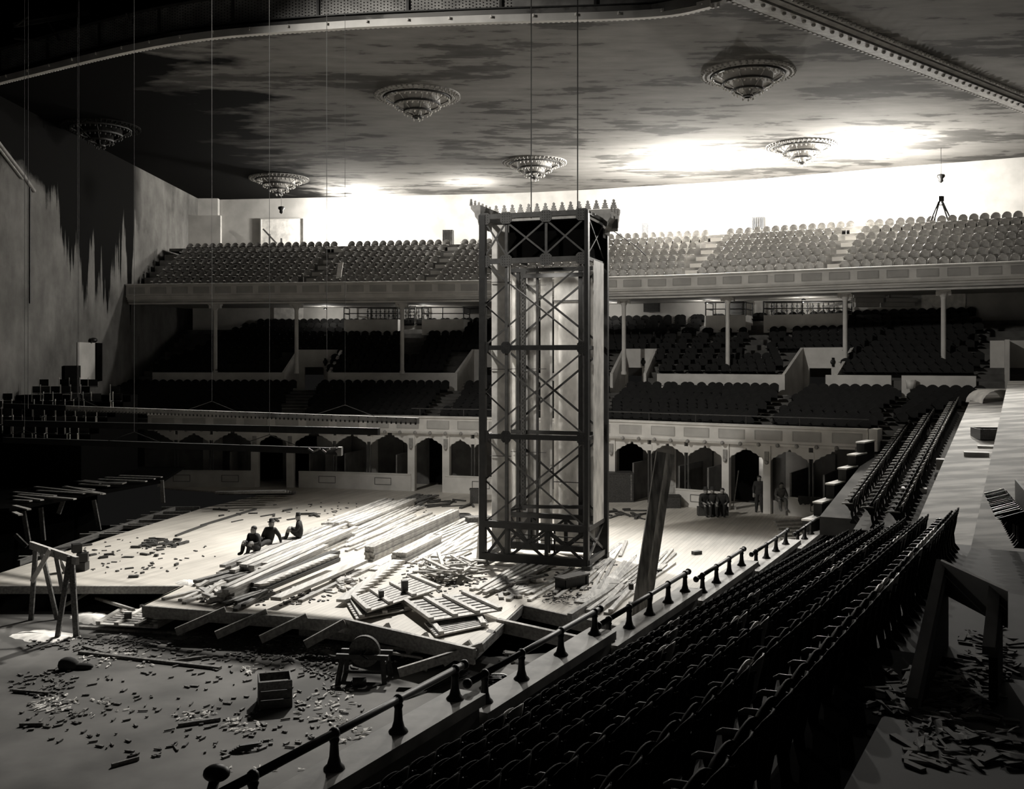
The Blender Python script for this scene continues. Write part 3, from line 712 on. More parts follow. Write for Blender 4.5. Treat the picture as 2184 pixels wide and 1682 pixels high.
farrows = [(2.05,'leftmost sloping row beside the stepped wall'),(3.0,'middle sloping row right of the stepped wall'),(4.0,'right sloping row next to the empty terraces')]
for v, lab in farrows:
    y = yend(v)+.2
    while y < 45.5:
        p = bp(y, v); p.z = zfar(y, v)
        s = dup(TH4, p, ang+rs.uniform(-.05,.05), 'small tip-up seat with lit armrest in the '+lab, 'seats in the '+lab); count += 1
        y += SP*U_.y
print('near seats', count)
for t in (TH, TH2, TH3, TH4):
    for ch in list(t.children): bpy.data.objects.remove(ch)
    bpy.data.objects.remove(t)

# terraces of the bank
def strip(mb, v0, v1, y0f, y1f, zf, vz, thick=.6, step=1.2):
    # stepped strip between offsets v0..v1
    n = max(2, int(abs(y1f-y0f)/step)); prev = None
    for i in range(n):
        ya = y0f+(y1f-y0f)*i/n; yb = y0f+(y1f-y0f)*(i+1)/n
        a0 = bp(ya, (v0+v1)/2); a1 = bp(yb, (v0+v1)/2); h = V_*((v1-v0)/2)
        za = zf(ya, vz); zb = zf(yb, vz)
        pts = [a0-h, a1-h, a1+h, a0+h]; zs = [za, zb, zb, za]
        top = [Vector((p.x,p.y,z)) for p, z in zip(pts, zs)]; bot = [Vector((p.x,p.y,z-thick)) for p, z in zip(pts, zs)]
        mb.add(bot+top, [(4,5,6,7),(0,4,7,3),(0,1,5,4),(3,7,6,2),(1,2,6,5),(0,3,2,1)])
rowv = [.25]+[(nearrows[i]+nearrows[i+1])/2+.12 for i in range(6)]+[6.2]
for k in range(7):
    mb = MB(); strip(mb, rowv[k], rowv[k+1], 2.0, yend(nearrows[k])-.2, znear, nearrows[k], .5)
    struct('floor_terrace', mb, M['darkfloor'])
v = 6.2; k = 0                                # aisle and broad terraces on the right, near bank, their shade painted dark
for v0, v1 in ((6.2,7.6),(7.6,9.4),(9.4,11.5),(11.5,15)):
    mb = MB(); strip(mb, v0, v1, .0, max(yend(v1)+1, 15.5 if v0<9 else 12), znear, v0+.35, .8); struct('floor_terrace', mb, M['darkfloor'])
fv = [.9,2.45,3.4,4.6,6.1,7.6,9.3,11.2,13.5]
for k in range(8):
    v0, v1 = fv[k], fv[k+1]; mb = MB(); strip(mb, v0, v1, max(yend((v0+v1)/2)-.3, 12), 47.5 if k<4 else 44, zfar, farrows[k][0] if k < 3 else (v0+v1)/2+.25, .6); struct('floor_terrace', mb, M['tierfloor'] if k < 3 else M['farterr'])  # far terraces: lit look and dim strips put into the colour
# half-step blocks on the far terraces
for px, py in ((2022,985),(2082,963),(2060,905),(2110,880),(1950,1046)):
    Y = 33-((py-900)/40.0); 
    for it in range(30):
        X = (px-CX)/F*Y; vv = (X+8.3-.535*Y)/(V_.x+.535*.475); z = zfar(Y, vv)
        Y = (EYE-z-.1)*F/(py-HY) if (EYE-z) > .4 else Y
        Y = max(14, min(44, Y))
    p = Vector(((px-CX)/F*Y, Y, zfar(Y, vv)))
    mb = MB(); mb.box((p.x,p.y,p.z+.02),(.75,.5,.36), ang+.1); struct('trim_7', mb, M['ledge'])
# stepped cheek wall from the floor up to the lower balcony corner
blk = [((1745,1098),37.4),((1768,1062),38.2),((1794,1024),39.1),((1819,992),40.0),((1839,964),40.9),((1857,938),41.8)]
for i, ((px,py),Y) in enumerate(blk):
    p = W(px, py, Y); q = W(px-22, py+4, Y-1.1)
    mb = MB(); c = (p+q)/2; mb.box((c.x, c.y, (p.z-.39)/2), (.32,1.3,p.z+.31), -.66); struct('wall_cheek', mb, M['darkfloor'])
    mb = MB(); mb.box((c.x, c.y, p.z-.02), (.38,1.36,.06), -.66); struct('trim_8', mb, M['whiteboard'])  # white cap and dark body paint the lit top and shaded faces

# parapet ledge with six rail sections, stepping down away from the camera
def ledge_pt(Y): return Vector((-8.3+.535*Y, Y, 0))
secs = [(6.5,14.35,2.2,[10.4,11.6,12.76,14.0]),(14.4,18.75,1.9,[14.75,15.8,17.1,18.4]),(18.8,23.5,1.6,[19.0,19.95,21.0,22.05,23.1]),(23.55,28.2,1.3,[24.3,25.35,26.4,27.5]),(28.25,33.2,1.0,[28.9,30.0,31.1,32.3]),(33.25,37.6,.7,[33.9,34.9,35.9,36.9])]
slab = ['nearest, running out of the bottom of the picture','second from the camera, beside the open pit','third from the camera, by the leaning timber','fourth from the camera','fifth from the camera','farthest, by the curved coping']
for i, (y0, y1, z, posts) in enumerate(secs):
    a, b = ledge_pt(y0), ledge_pt(y1); t = thing('parapet', a, 'stone coping section with iron rail, '+slab[i], 'parapet', None); base = Vector(t.location)
    def ch(mb, nm, m, s=False, par=None): o = mb.build(nm, m, par or t, s); o.data.transform(Matrix.Translation(-base)); return o
    h = V_*.17
    mb = MB()
    lowz = -.8
    mb.add([(a-h).to_tuple()[:2]+(lowz,), (b-h).to_tuple()[:2]+(lowz,), (b+h).to_tuple()[:2]+(lowz,), (a+h).to_tuple()[:2]+(lowz,), (a-h).to_tuple()[:2]+(z-.16,), (b-h).to_tuple()[:2]+(z-.16,), (b+h).to_tuple()[:2]+(z-.16,), (a+h).to_tuple()[:2]+(z-.16,)], [(0,3,2,1),(4,5,6,7),(0,1,5,4),(1,2,6,5),(2,3,7,6),(3,0,4,7)])
    ch(mb, 'wall', M['terrace'])
    mb = MB(); mb.bar(a+Vector((0,0,z-.08)), b+Vector((0,0,z-.08)), .55,.16); ch(mb, 'coping', M['ledge'])
    r0 = ledge_pt(posts[0]-.45)+Vector((0,0,z+.42)); r1 = ledge_pt(posts[-1]+.22)+Vector((0,0,z+.42))
    mb = MB(); mb.tube([r0, r1], .05, 12); mb.sphere(r1, .075, 10, 8); 
    if i: mb.sphere(r0, .075, 10, 8)
    ch(mb, 'rail', M['iron'], True)
    for yy in posts:
        p = ledge_pt(yy)+Vector((0,0,z)); mb = MB()
        mb.lathe([(.0,0),(.13,0),(.125,.02),(.085,.06),(.06,.15),(.05,.30),(.065,.345),(.055,.36),(.06,.42)], p, 12)
        po = ch(mb, 'post', M['iron'], True); mb = MB(); mb.sphere(p+Vector((0,0,.42)), .072, 10, 6); ch(mb, 'ball_socket', M['iron'], True, po)
# curved coping at the far end of the parapet
mb = MB(); path = []
for k in range(9):
    a_ = -math.pi*.5+math.pi*.55*k/8; path.append(Vector((12.3+1.1*math.cos(a_-.2)-.4, 38.4+1.1*math.sin(a_-.2), 0)))
mb.sweep(path, [(-.12,-.2),(.12,-.2),(.12,1.15),(-.12,1.15)]); tag(rebase(mb.build('curved_coping', M['ledge']), (12.3,38.4,0)), 'small pale curved coping at the foot of the sloping seats', 'low wall')
# pale boards lying beyond the last rail section
t0 = random.Random(5)
for k in range(7):
    p = WZ(1652+k*3, 1112+k*7.5, .04); q = WZ(1725+k*3, 1108+k*7.5, .04)
    o = MB().bar(p, q, .2,.08).build('board', M['pine']); rebase(o, p); tag(o, 'pale board in the neat row beyond the farthest parapet section', 'board', 'pale boards beyond the farthest rail')

# upper balcony seats ----------------------------------------------------------
def upper_seat_mesh(mb, T, light=False):
    def P(x,y,z): return T @ Vector((x,y,z))
    n = 7                                     # back : rounded top (width x, facing -y)
    vs = []
    for u in range(n):
        a = (u/(n-1)-.5)*2; vs.append((a*.235, .03+.03*(1-a*a), .42)); 
    for u in range(n):
        a = (u/(n-1)-.5)*2; vs.append((a*.24, .06+.03*(1-a*a), .70))
    for u in range(n):
        a = (u/(n-1)-.5)*2; vs.append((a*.20, .09+.02*(1-a*a), .70+.17*math.sqrt(max(0,1-(a*.93)**2))))
    fs = [(r*n+k, r*n+k+1, (r+1)*n+k+1, (r+1)*n+k) for r in range(2) for k in range(n-1)]
    b2 = [(x,y+.02,z) for x,y,z in vs]; m_ = len(vs)
    fs2 = [tuple(m_+i for i in q[::-1]) for q in fs]
    rim = [(2*n+k,2*n+k+1,m_+2*n+k+1,m_+2*n+k) for k in range(n-1)]
    mb.add([P(*q) for q in vs+b2], fs+fs2+rim)
    # seat down, oval
    seat = [(.225*math.cos(a)*(1 if math.sin(a)<0 else 1), -.16+.20*math.sin(a)) for a in [2*math.pi*k/10 for k in range(10)]]
    mb.add([P(x,y,.43+.0) for x,y in seat]+[P(x,y,.46) for x,y in seat], [tuple(range(10))[::-1], tuple(range(10,20))]+[(i,(i+1)%10,10+(i+1)%10,10+i) for i in range(10)])
    s_ = .26
    mb.add([P(-s_,-.30,.58),P(-s_+.03,-.30,.58),P(-s_+.03,.06,.60),P(-s_,.06,.60),P(-s_,-.30,.615),P(-s_+.03,-.30,.615),P(-s_+.03,.06,.635),P(-s_,.06,.635)], [(0,3,2,1),(4,5,6,7),(0,1,5,4),(1,2,6,5),(2,3,7,6),(3,0,4,7)])
    mb.add([P(-s_,-.02,0),P(-s_+.025,-.02,0),P(-s_+.025,.08,0),P(-s_,.08,0),P(-s_,-.02,.6),P(-s_+.025,-.02,.6),P(-s_+.025,.08,.6),P(-s_,.08,.6)], [(4,5,6,7),(0,1,5,4),(1,2,6,5),(2,3,7,6),(3,0,4,7)])
proto = MB(); upper_seat_mesh(proto, Matrix.Identity(4)); pm = proto.mesh('balcony_chair', M['seatlight'])
aisle_px = [(683,1.0),(945,1.0),(1490,1.0),(1792,1.0)]
ais = [s_of_px(Uc, px, 3.5) for px, _ in aisle_px]
slots = []
total = (len(Uc)-1)*.5
for r in range(8):
    dd = .3+r*.85+.5; z = 11.2+r*.48
    s = 1.2
    while s < total-1:
        if any(abs(s-(a_+(r-3.5)*.10)) < .55 for a_ in ais): s += .1; continue
        # left end: rows start further right as they go up
        p, a = at(Uc, s, dd, z)
        n_, t_ = norm(Uc, min(len(Uc)-2, int(s/.5)))
        if vis(p, 20): slots.append((p, a, r, s))
        k_ = 1.0
        q2, _ = at(Uc, s+.5, dd, z); step_len = (q2-p).length/.5
        s += .56/max(.3, step_len)
slots.sort(key=lambda q: q[0].length)
sec_names = ['far left section','section left of the tower','section behind and beside the tower','section right of the tower','far right section']
def sec_of(s): return sum(1 for a_ in ais if s > a_)
for j, (p, a, r, s) in enumerate(slots[:300]):
    o = bpy.data.objects.new('balcony_chair', pm); C.objects.link(o); o.location = p; o.rotation_euler = (0,0,a+rs.uniform(-.04,.04))
    tag(o, 'rounded seat in the upper balcony, %s, row %s' % (sec_names[sec_of(s)], ['at the front','second up','third up','fourth up','fifth up','sixth up','second from the back','at the back'][r]), 'seat', 'upper balcony seats, %s, row %d' % (sec_names[sec_of(s)], r+1))
mb = MB()
for p, a, r, s in slots[300:]: upper_seat_mesh(mb, Matrix.Translation(p) @ Matrix.Rotation(a+rs.uniform(-.04,.04), 4, 'Z'))
tag(mb.build('balcony_chairs', M['seatlight']), 'rows of rounded seats filling the left and centre of the upper balcony', 'seats', None, 'stuff')
# aisle risers in the upper balcony
for a_ in ais:
    mb = MB()
    for r in range(8):
        p, a = at(Uc, a_+(r-3.5)*.10, .3+r*.85+.2, 11.2+r*.48+.13); mb.box(p, (.95,.4,.24), a)
    struct('trim_9', mb, M['fascia'])
# stray pale boards on upper seats
o = MB().bar(W(722,592,62.6), W(727,560,64.6), .32,.05,(0,-1,0)).build('board', M['whiteboard']); rebase(o, W(722,592,62.6)); tag(o, 'short white board standing among the upper left seats', 'board')

# middle tier seats: dense dark rows
def rows_stuff(name, label, d0, rows, run, z0, rise, gaps, px0, px1, sink=.0):
    mb = MB(); n = 0
    for r in range(rows):
        dd = d0+r*run+.5; z = z0+r*rise
        s0, s1 = s_of_px(Lx, px0(r), dd), s_of_px(Lx, px1(r), dd); s = s0
        while s < s1:
            p, a = at(Lx, s, dd, z); x = CX+F*p.x/p.y
            if not any(g0-(r*g2) < x < g1-(r*g2) for g0, g1, g2, ra, rb in gaps if ra <= r < rb):
                T = Matrix.Translation(p) @ Matrix.Rotation(a+rs.uniform(-.03,.03), 4, 'Z')
                vs = []
                for q in range(6):
                    u = (q/5-.5)*2; vs.append(T @ Vector((u*.26, .0, .30)))
                for q in range(6):
                    u = (q/5-.5)*2; vs.append(T @ Vector((u*.26, .06+.03*(1-u*u), .72+.13*(1-u*u))))
                mb.add(vs+[v+Vector((0,.03,0)) for v in vs], [(q,q+1,q+7,q+6) for q in range(5)]+[(12+q+6,12+q+7,12+q+1,12+q) for q in range(5)]+[(6+q,7+q,19+q,18+q) for q in range(5)])
                sp = [T @ Vector(c_) for c_ in ((-.22,-.36,.42),(.22,-.36,.42),(.24,0,.38),(-.24,0,.38),(-.22,-.36,.45),(.22,-.36,.45),(.24,0,.41),(-.24,0,.41))]
                mb.add(sp, [(4,5,6,7),(0,1,5,4),(1,2,6,5),(3,0,4,7),(0,3,2,1)]); n += 1
                ar = [T @ Vector(c_) for c_ in ((-.28,-.32,.60),(-.25,-.32,.60),(-.25,.05,.60),(-.28,.05,.60),(-.28,-.32,.63),(-.25,-.32,.63),(-.25,.05,.63),(-.28,.05,.63))]
                mb.add(ar, [(4,5,6,7),(0,1,5,4),(1,2,6,5),(3,0,4,7)])
            q2, _ = at(Lx, s+.5, dd, z); s += .53/max(.3, (q2-p).length/.5)
    tag(mb.build(name, M['darkseat']), label, 'seats', None, 'stuff'); print(name, n)
rows_stuff('theater_seats', 'dark rows of seats between the lower balcony front and the low white wall', .3, 10, .80, 3.55, .16,
  [(590,650,-4,0,10),(900,945,-6,0,10),(1235,1285,-6,0,10),(1600,1650,-7,0,10),(1860,1900,-6,0,10)], lambda r: 250, lambda r: 1880+r*26)
rows_stuff('middle_seats', 'dark scalloped rows of seats on the middle tier below the upper balcony', 9.2, 11, .82, 6.0, .33,
  [(596,705,-2,0,4),(955,1065,-2,0,4),(1288,1400,-2,0,4),(1662,1800,-2,0,4),(845,885,-3,3,10),(1570,1625,-3,3,10),(735,985,0,8,10),(1510,1800,0,8,10)], lambda r: 330+r*22, lambda r: 2085)

# left block of empty seats: chairs with lit edges painted white, on a raked stand
stand = MB()
for r in range(6):
    A = W(20, 935-r*19, 43+r*1.1); B = W(300-r*6, 950-r*19, 43+r*1.1)
for r in range(7):
    z = 3.3+r*.33; y = 44.6+r*.95
    stand.box((-22.3, y, (z+1.45)/2), (6.0,.95,z-1.45))
struct('floor_stand', stand, M['blacksheet'])  # black stand: shade put into its colour
lp = thing('stand_chair', (0,0,-50), '', 'chair')
mbk = MB()
mbk.box((0,.1,.62),(.42,.03,.34)); mbk.build('backrest', M['darkseat'], lp)
mb = MB(); mb.box((-.24,-.05,.42),(.035,.42,.05)); mb.box((-.24,.12,.45),(.035,.05,.86)); mb.box((-.24,-.22,.22),(.035,.04,.42)); mb.build('end_frame', M['whiteboard'], lp)
mbk = MB(); mbk.box((0,-.05,.42),(.42,.36,.03)); mbk.build('seat', M['darkseat'], lp)
for r in range(7):
    for k in range(13):
        if rs.random() < .2 or (r == 3 and k > 9) or (r>4 and k<2): continue
        z = 3.3+r*.33; y = 44.7+r*.95; x = -24.9+k*.5+rs.uniform(-.06,.06)
        if x > -19.4-.0*r: continue
        dup(lp, (x, y, z), .35+rs.uniform(-.3,.3), 'chair with pale frame on the raked stand at far left, %s row' % ['lowest','second','third','fourth','fifth','sixth','topmost'][r], 'chairs on the left stand, row %d' % (r+1))
for ch in list(lp.children): bpy.data.objects.remove(ch)
bpy.data.objects.remove(lp)
# ================================================================ BIG THINGS
def childer(t):
    b = Vector(t.location)
    def ch(mb, nm, m, s=False, par=None, label=None):
        o = mb.build(nm, m, par or t, s); o.data.transform(Matrix.Translation(-b))
        if label: o['label'] = label
        return o
    return ch
# steel tower --------------------------------------------------------------
A_ = Vector((-1.0,33.9,0)); B_ = Vector((2.49,32.7,0)); D_ = Vector((3.26,34.85,0)); E_ = A_+(D_-B_)
zt, zh, zb = 12.0, 10.42, .22
t = thing('steel_tower', (1.0,33.8,0), 'tall riveted steel lattice tower with pale sheet lining, hanging at the middle of the floor', 'tower'); ch = childer(t)
fx = (B_-A_).normalized(); fy = (D_-B_).normalized()
def P3(u, v, z): return A_+(B_-A_)*u+(D_-B_)*v+Vector((0,0,z))
up = fy
for (u, v, w_, nm) in ((0,0,.22,'corner_post'),(1,0,.13,'corner_post'),(1,1,.30,'corner_post'),(0,1,.13,'corner_post')):
    ch(MB().bar(P3(u,v,zb), P3(u,v,zt), w_, .2, fy), nm, M['iron'])
ch(MB().bar(P3(.235,0,zb), P3(.235,0,zt), .10,.10, fy), 'upright', M['steelpale'])
ch(MB().bar(P3(.975,0,zb), P3(.975,0,zh), .06,.06, fy), 'upright', M['steelpale'])
for u, v, w_ in ((.13,1,.12),(.33,1,.08),(.77,1,.17),(.85,1,.09)):
    ch(MB().bar(P3(u,v,zb+.5), P3(u,v,zh), w_, .08, fy), 'upright', M['iron'])
# riveted chain column
mb = MB(); mb.bar(P3(.20,.93,1.6), P3(.20,.93,zh-.15), .20, .04, fy); ch(mb, 'rack_post', M['iron'])
mb = MB()
for k in range(64):
    p = P3(.20,.93,1.75+k*.132)-fy*.03; mb.lathe([(.045,-.02),(.065,-.02),(.065,.02),(.045,.02)], (0,0,0), 10)
    n0 = len(mb.v)-40
    for i in range(n0, len(mb.v)):
        q = Vector(mb.v[i]); mb.v[i] = tuple(p+fx*q.x+Vector((0,0,q.y))-fy*q.z)
ch(mb, 'rack_chain', M['steelpale'])
zr = [zh, 7.46, 4.43, 1.42, zb]
# rings
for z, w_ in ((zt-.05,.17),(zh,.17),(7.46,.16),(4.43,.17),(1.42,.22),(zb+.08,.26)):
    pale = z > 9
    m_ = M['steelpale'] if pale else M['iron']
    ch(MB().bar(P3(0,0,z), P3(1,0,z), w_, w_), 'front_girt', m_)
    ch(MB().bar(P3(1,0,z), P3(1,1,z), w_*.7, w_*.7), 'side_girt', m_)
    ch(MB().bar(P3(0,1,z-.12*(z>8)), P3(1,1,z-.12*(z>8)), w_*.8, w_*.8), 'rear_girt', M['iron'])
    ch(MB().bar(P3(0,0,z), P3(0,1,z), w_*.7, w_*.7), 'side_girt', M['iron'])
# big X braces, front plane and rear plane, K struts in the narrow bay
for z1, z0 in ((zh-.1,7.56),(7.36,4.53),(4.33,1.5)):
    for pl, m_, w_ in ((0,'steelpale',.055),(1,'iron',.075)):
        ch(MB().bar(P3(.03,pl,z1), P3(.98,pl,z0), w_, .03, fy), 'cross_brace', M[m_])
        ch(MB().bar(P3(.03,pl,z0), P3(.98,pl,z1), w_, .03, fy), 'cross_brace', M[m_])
    zm = (z0+z1)/2; h_ = (z1-z0)*.25
    ch(MB().bar(P3(.235,.02,zm+h_), P3(.03,.02,zm+.05), .05, .03, fy), 'strut', M['iron'])
    ch(MB().bar(P3(.235,.02,zm-h_), P3(.03,.02,zm-.05), .05, .03, fy), 'strut', M['iron'])
    for u in (0, .235*.0+1):
        pass
# head truss
for u0, u1 in ((.03,.235),(.235,.62),(.62,.98)):
    ch(MB().bar(P3(u0,-.02,zt-.25), P3(u1,-.02,zh+.2), .06,.03, fy), 'cross_brace', M['steelpale'])
    ch(MB().bar(P3(u0,-.02,zh+.2), P3(u1,-.02,zt-.25), .06,.03, fy), 'cross_brace', M['steelpale'])
ch(MB().bar(P3(.62,-.01,zh), P3(.62,-.01,zt), .09,.06, fy), 'upright', M['steelpale'])
for a, b in ((0,1),(1,0)): ch(MB().bar(P3(1.0,.08,(zt-.2,zh+.2)[a]), P3(1.0,.95,(zt-.2,zh+.2)[b]), .05,.03, fx), 'cross_brace', M['steelpale'])
for u, z in [(u,z) for u in (.02,.235,.62,.96) for z in (zt-.12,zh)]+[(u,z) for u in (.02,.235,.96) for z in (7.46,4.43)]:
    c = P3(u,-.03,z); mb = MB(); w_ = .21 if z > 9 else .17
    mb.extrude([c+fx*a+Vector((0,0,b)) for a, b in ((-w_,-.12),(-w_*.6,-.2),(w_*.6,-.2),(w_,-.12),(w_,.12),(w_*.6,.2),(-w_*.6,.2),(-w_,.12))], -fy*.02)
    g = ch(mb, 'gusset_plate', M['steelpale' if z > 9 else 'iron'])
    mb = MB()
    for i in range(4):
        for j in range(4): mb.sphere(c+fx*((i-1.5)*.085)+Vector((0,0,(j-1.5)*.085))-fy*.02, .014, 5, 4)
    ch(mb, 'rivets', M['iron'], True, g)
# head black sheets inside
for (u0,v0,u1,v1) in ((.22,.16,.98,.16),(.97,.1,.97,1.0),(.22,.16,.22,1.0)):
    ch(MB().extrude([P3(u0,v0,zh+.05),P3(u1,v1,zh+.05),P3(u1,v1,zt-.18),P3(u0,v0,zt-.18)], (fy if v0==v1 else fx)*.02), 'head_panel', M['blacksheet'])
# sheet lining : rear wall in vertical leaves, side leaves
def leaf(u0, u1, v, m_, z0=.12, z1=zh-.1, th=.03): ch(MB().extrude([P3(u0,v,z0),P3(u1,v,z0),P3(u1,v,z1),P3(u0,v,z1)], fy*th), 'lining_sheet', M[m_])
leaf(-.16,.0,1.06,'whiteboard'); 
leaf(-.16,.09,1.05,'sheet'); leaf(.0,.135,1.12,'sheetgrey'); leaf(-.03,.02,1.02,'sheet')
leaf(.10,.33,1.04,'sheetgrey'); leaf(.33,.45,1.16,'sheetgrey'); leaf(.45,.82,1.26,'sheet'); leaf(.82,.9,1.10,'sheetgrey'); leaf(.9,1.0,1.06,'sheet')
# left lining strip seen through the narrow bay
ch(MB().extrude([P3(.03,.25,zb+.3),P3(.205,.30,zb+.3),P3(.205,.30,zt-.25),P3(.03,.25,zt-.25)], fy*.02), 'lining_sheet', M['whiteboard'], label='bright white strip of lining at the left')
ch(MB().extrude([P3(1.02,.25,1.4),P3(1.02,.85,1.4),P3(1.02,.85,zh),P3(1.02,.25,zh)], fx*-.02), 'lining_sheet', M['sheet'])
for z in (9.75, 6.72, 3.7):
    ch(MB().bar(P3(.02,.22,z), P3(.22,.27,z), .03,.02), 'sheet_seam', M['steel'])
    ch(MB().bar(P3(.05,1.0,z), P3(.42,1.0,z), .03,.02), 'sheet_seam', M['steel'])
ch(MB().bar(P3(.45,1.22,9.2), P3(.74,1.22,9.2), .06,.04), 'sheet_seam', M['steelpale']); ch(MB().bar(P3(.45,1.22,2.6), P3(.78,1.22,2.6), .04,.03), 'sheet_seam', M['steel'])
ch(MB().bar(P3(.2,.9,1.75), P3(.86,.9,1.85), .13,.12), 'lining_sill', M['iron']); ch(MB().bar(P3(.2,.9,zh-.35), P3(.86,.9,zh-.35), .13,.14), 'lining_head', M['iron'])
ch(MB().bar(P3(-.02,.5,1.55), P3(.2,.9,1.72), .08,.08), 'lining_sill', M['iron'])
# white edge board outside left, with little hooks
ch(MB().bar(P3(-.035,0,zb), P3(-.02,0,zt-.1), .05,.08, fy), 'edge_board', M['sheet'])
ch(MB().bar(P3(-.055,.06,.12), P3(-.04,.06,1.0), .17,.08, fy), 'edge_board', M['whiteboard'])
mb = MB()
for k in range(26): mb.bar(P3(-.03,-.03,.6+k*.43), P3(.01,-.03,.6+k*.43), .05,.05)
ch(mb, 'edge_hooks', M['girder'])
# foot truss
for z0, z1 in ((zb+.1,1.35),):
    for pl, m_ in ((0,'iron'),(1,'iron')):
        for u0, u1 in ((.03,.25),(.25,.62),(.62,.98)):
            ch(MB().bar(P3(u0,pl,z1), P3(u1,pl,z0), .09,.05, fy), 'cross_brace', M[m_]); ch(MB().bar(P3(u0,pl,z0), P3(u1,pl,z1), .09,.05, fy), 'cross_brace', M[m_])
        ch(MB().bar(P3(.25,pl,z0), P3(.25,pl,z1), .12,.1, fy), 'upright', M[m_]); ch(MB().bar(P3(.62,pl,z0), P3(.62,pl,z1), .12,.1, fy), 'upright', M[m_])
    for a, b in ((z0,z1),(z1,z0)): ch(MB().bar(P3(1,0,a), P3(1,1,b), .1,.06, fx), 'cross_brace', M['iron'])
    for u in (.40,.45): ch(MB().bar(P3(u+.15,.5,z0), P3(u+.15,.5,z1), .06,.06, fy), 'upright', M['iron'])
    for z in (.75,.9): ch(MB().bar(P3(.02,.5,z), P3(.98,.5,z), .035,.03), 'tie_rod', M['iron'])
for u, v in ((0,0),(1,0),(1,1),(0,1)): ch(MB().bar(P3(u,v,0), P3(u,v,zb), .3,.3, fy), 'foot_block', M['darkwood'])
ch(MB().tube([P3(1.0,.3,9.9), P3(1.0,.55,8), P3(1.0,.75,6.4), P3(1.0,.8,5.2)], .018, 5), 'slack_cable', M['steel'])
# cornice with cresting round the top (rear and sides)
def crest(mb, c, ax, s=1.0):
    f = [(-.11,0),(.11,0),(.11,.05),(.065,.06),(.10,.10),(.05,.13),(.08,.18),(.03,.19),(.035,.23),(.045,.27),(0,.31),(-.045,.27),(-.035,.23),(-.03,.19),(-.08,.18),(-.05,.13),(-.10,.10),(-.065,.06),(-.11,.05)]
    mb.extrude([c+ax*(a*s)+Vector((0,0,b*s)) for a, b in f], Vector((0,0,1)).cross(ax)*.06)
r0 = P3(-.17,1.1,0); r1 = P3(1.12,1.1,0)
zc = 12.44
n = 15
for k in range(n):
    mb = MB(); crest(mb, r0.lerp(r1,(k+.5)/n)+Vector((0,0,zc)), fx, 1.05); ch(mb, 'crest_ornament', M['ornament'])
for k in range(6):
    mb = MB(); crest(mb, P3(-.16,.2+.16*k,zc), fy, .8); ch(mb, 'crest_ornament', M['ornament'])
for k in range(3):
    mb = MB(); crest(mb, P3(1.13,.7+.2*k,zc-.25), fy, .7); ch(mb, 'crest_ornament', M['ornament'])
pr = [(0,0),(.0,.12),(-.08,.14),(-.1,.3),(-.2,.42),(-.22,.55),(-.36,.7),(-.36,.82),(0,.82)]
ch(MB().extrude([r0+fy*(-a)+Vector((0,0,11.6+b)) for a, b in pr], (r1-r0)), 'cornice', M['ornament'])
ch(MB().extrude([P3(-.05,.1,0)+fx*a+Vector((0,0,11.6+b)) for a, b in pr], fy*2.2), 'cornice', M['ornament'])
ch(MB().extrude([P3(1.03,.75,0)-fx*a*.7+Vector((0,0,11.3+b)) for a, b in pr], fy*.7), 'cornice', M['ornament'])
tp = lamp('POINT', 'tower_work_light', P3(.58,-.12,6.1)+Vector((0,-1.4,0)), 0, shadow_soft_size=.05)
bpy.data.objects.remove(tp)
ar = lamp('AREA', 'added_tower_fill', P3(.5,.5,10.2), 60, P3(.5,.8,0), shape='SQUARE', size=.8)  # added light hidden in the tower head to brighten the lining
0 and lamp('AREA', 'tower_middle_light', P3(.25,.12,5.9), 40, P3(.6,1.2,6.4), shape='SQUARE', size=.25)
# hoisting cables of the tower
for px, u, v, lab in ((1133,.42,.5,'thin dark hoisting cable dropping to the top of the tower at its centre'),(1232,.93,.2,'thin dark hoisting cable dropping to the right side of the tower top')):
    p = P3(u,v,0); Y = p.y; X = (px-CX)/F*Y
    mb = MB(); mb.tube([(X,Y,12.0),(X,Y,27)], .02, 6); tag(rebase(mb.build('hoisting_cable', M['steel']), (X,Y,12)), lab, 'cable')
mb = MB(); p = W(1300,487,36.6); q = W(1352,521,37.5); mb.tube([p,q,W(1378,545,38)], .02, 5)
tag(rebase(mb.build('guy_wire', M['steel']), p), 'thin wire slanting down from the upper right of the tower', 'cable')

